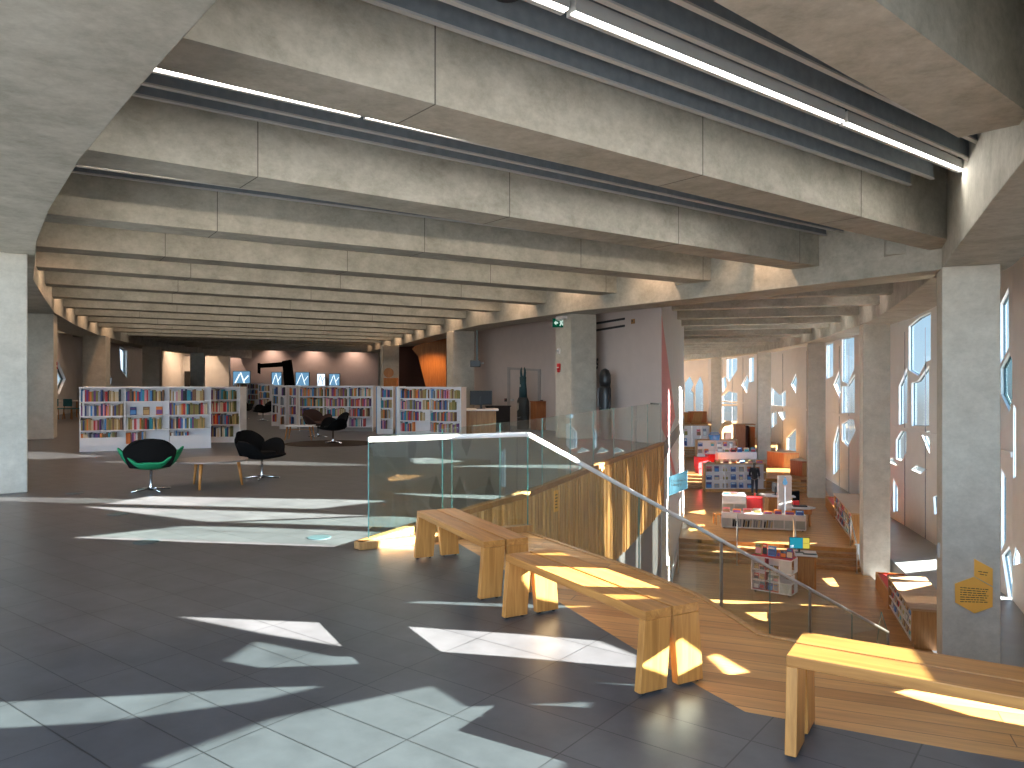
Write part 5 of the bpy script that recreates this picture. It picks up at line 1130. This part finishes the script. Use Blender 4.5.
for i in range(0, len(RC) - 1, 1):
    p = (RC[i] + RC[i + 1]) / 2; lamp((p.x - .75, p.y + .2, 5.15), 55, (1, .86, .75))
for i in range(3, min(len(BL) - 1, 14)):  # unseen lamps added to brighten the farther beams, as assumed rows of bars
    A, B, d = BL[i]; n = Vector((-d.y, d.x)); c = (A + B) / 2 - n * .93
    ld = bpy.data.lights.new('row_fill', 'AREA'); ld.shape = 'RECTANGLE'; ld.size = (B - A).length - 1.5; ld.size_y = .06; ld.energy = 38; ld.color = (1, .84, .66)
    lo = bpy.data.objects.new('row_fill', ld); COL.objects.link(lo); lo.location = (c.x, c.y, 4.6); lo.rotation_euler = (0, 0, math.atan2(d.y, d.x))
for px, off in ((485, .9), (515, .8), (545, .9), (610, .9), (640, .9)):
    p = wallpt(px, 4.9, -off); lamp(p, 420, (1, .72, .55), 2.2, 1.0)
for x in (-24, -20.5, -17, -13.5): lamp((x, 65.2, 5), 220, (1, .7, .55), 2.0)
lamp((PX(195, 58), 58.5, 4.8), 330, (1, .66, .42), 2.4); lamp((PX(180, 57), 57, 4.8), 200, (1, .66, .42), 2.4)
lamp((PX(432, 37.5), 37.6, 3.4), 160, (1, .55, .25), 2.4)
gt = P(120, 470) - LOW_SPOT * 24
gl = bpy.data.lights.new('added_strip_spot', 'SPOT'); gl.energy = 4e6; gl.spot_size = math.radians(9); gl.spot_blend = .1; gl.shadow_soft_size = .06; gl.color = (1, .92, .8)  # added spot outside, lights thin floor strips the sun does not reach
go = bpy.data.objects.new('added_strip_spot', gl); COL.objects.link(go); go.location = gt - LOW_SPOT * 60; go.rotation_euler = LOW_SPOT.to_track_quat('-Z', 'Y').to_euler()
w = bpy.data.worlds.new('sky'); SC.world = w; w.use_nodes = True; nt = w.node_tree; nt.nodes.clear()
out = nt.nodes.new('ShaderNodeOutputWorld'); bg = nt.nodes.new('ShaderNodeBackground'); tc = nt.nodes.new('ShaderNodeTexCoord'); sp = nt.nodes.new('ShaderNodeSeparateXYZ'); rp = nt.nodes.new('ShaderNodeValToRGB'); mr = nt.nodes.new('ShaderNodeMapRange')
mr.inputs['From Min'].default_value = -.4; mr.inputs['From Max'].default_value = .7
nt.links.new(tc.outputs['Generated'], sp.inputs[0]); nt.links.new(sp.outputs['Z'], mr.inputs['Value']); nt.links.new(mr.outputs[0], rp.inputs['Fac']); nt.links.new(rp.outputs['Color'], bg.inputs['Color']); nt.links.new(bg.outputs[0], out.inputs[0])
el = rp.color_ramp.elements; el[0].position = 0; el[0].color = (.62, .62, .60, 1); el[1].position = 1; el[1].color = (.22, .45, .85, 1)
for pos, c in ((.33, (.5, .52, .53, 1)), (.37, (.64, .84, 1, 1)), (.6, (.45, .70, 1, 1))): e_ = el.new(pos); e_.color = c
mr2 = nt.nodes.new('ShaderNodeMapRange'); mr2.interpolation_type = 'SMOOTHSTEP'      # sky brightened behind the camera as added fill for the room
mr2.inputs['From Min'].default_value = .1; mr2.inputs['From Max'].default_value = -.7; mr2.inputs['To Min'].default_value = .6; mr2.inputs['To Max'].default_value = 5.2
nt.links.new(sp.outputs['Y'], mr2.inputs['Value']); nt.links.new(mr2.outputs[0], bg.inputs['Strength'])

cam = bpy.data.cameras.new('camera'); co = bpy.data.objects.new('camera', cam); COL.objects.link(co)
co.location = (0, 0, EH); co.rotation_euler = (math.pi / 2, 0, 0); cam.sensor_width = 36; cam.lens = F / 1024 * 36; cam.shift_y = -4 / 1024; cam.clip_end = 300; cam.clip_start = .05
SC.camera = co
v = SC.view_settings; v.view_transform = 'Standard'; v.look = 'None'; v.gamma = 1; v.use_curve_mapping = False; v.exposure = .7
c = SC.cycles; c.max_bounces = 10; c.diffuse_bounces = 5; c.glossy_bounces = 4; c.transparent_max_bounces = 24; c.sample_clamp_indirect = 4; c.caustics_reflective = False; c.caustics_refractive = False
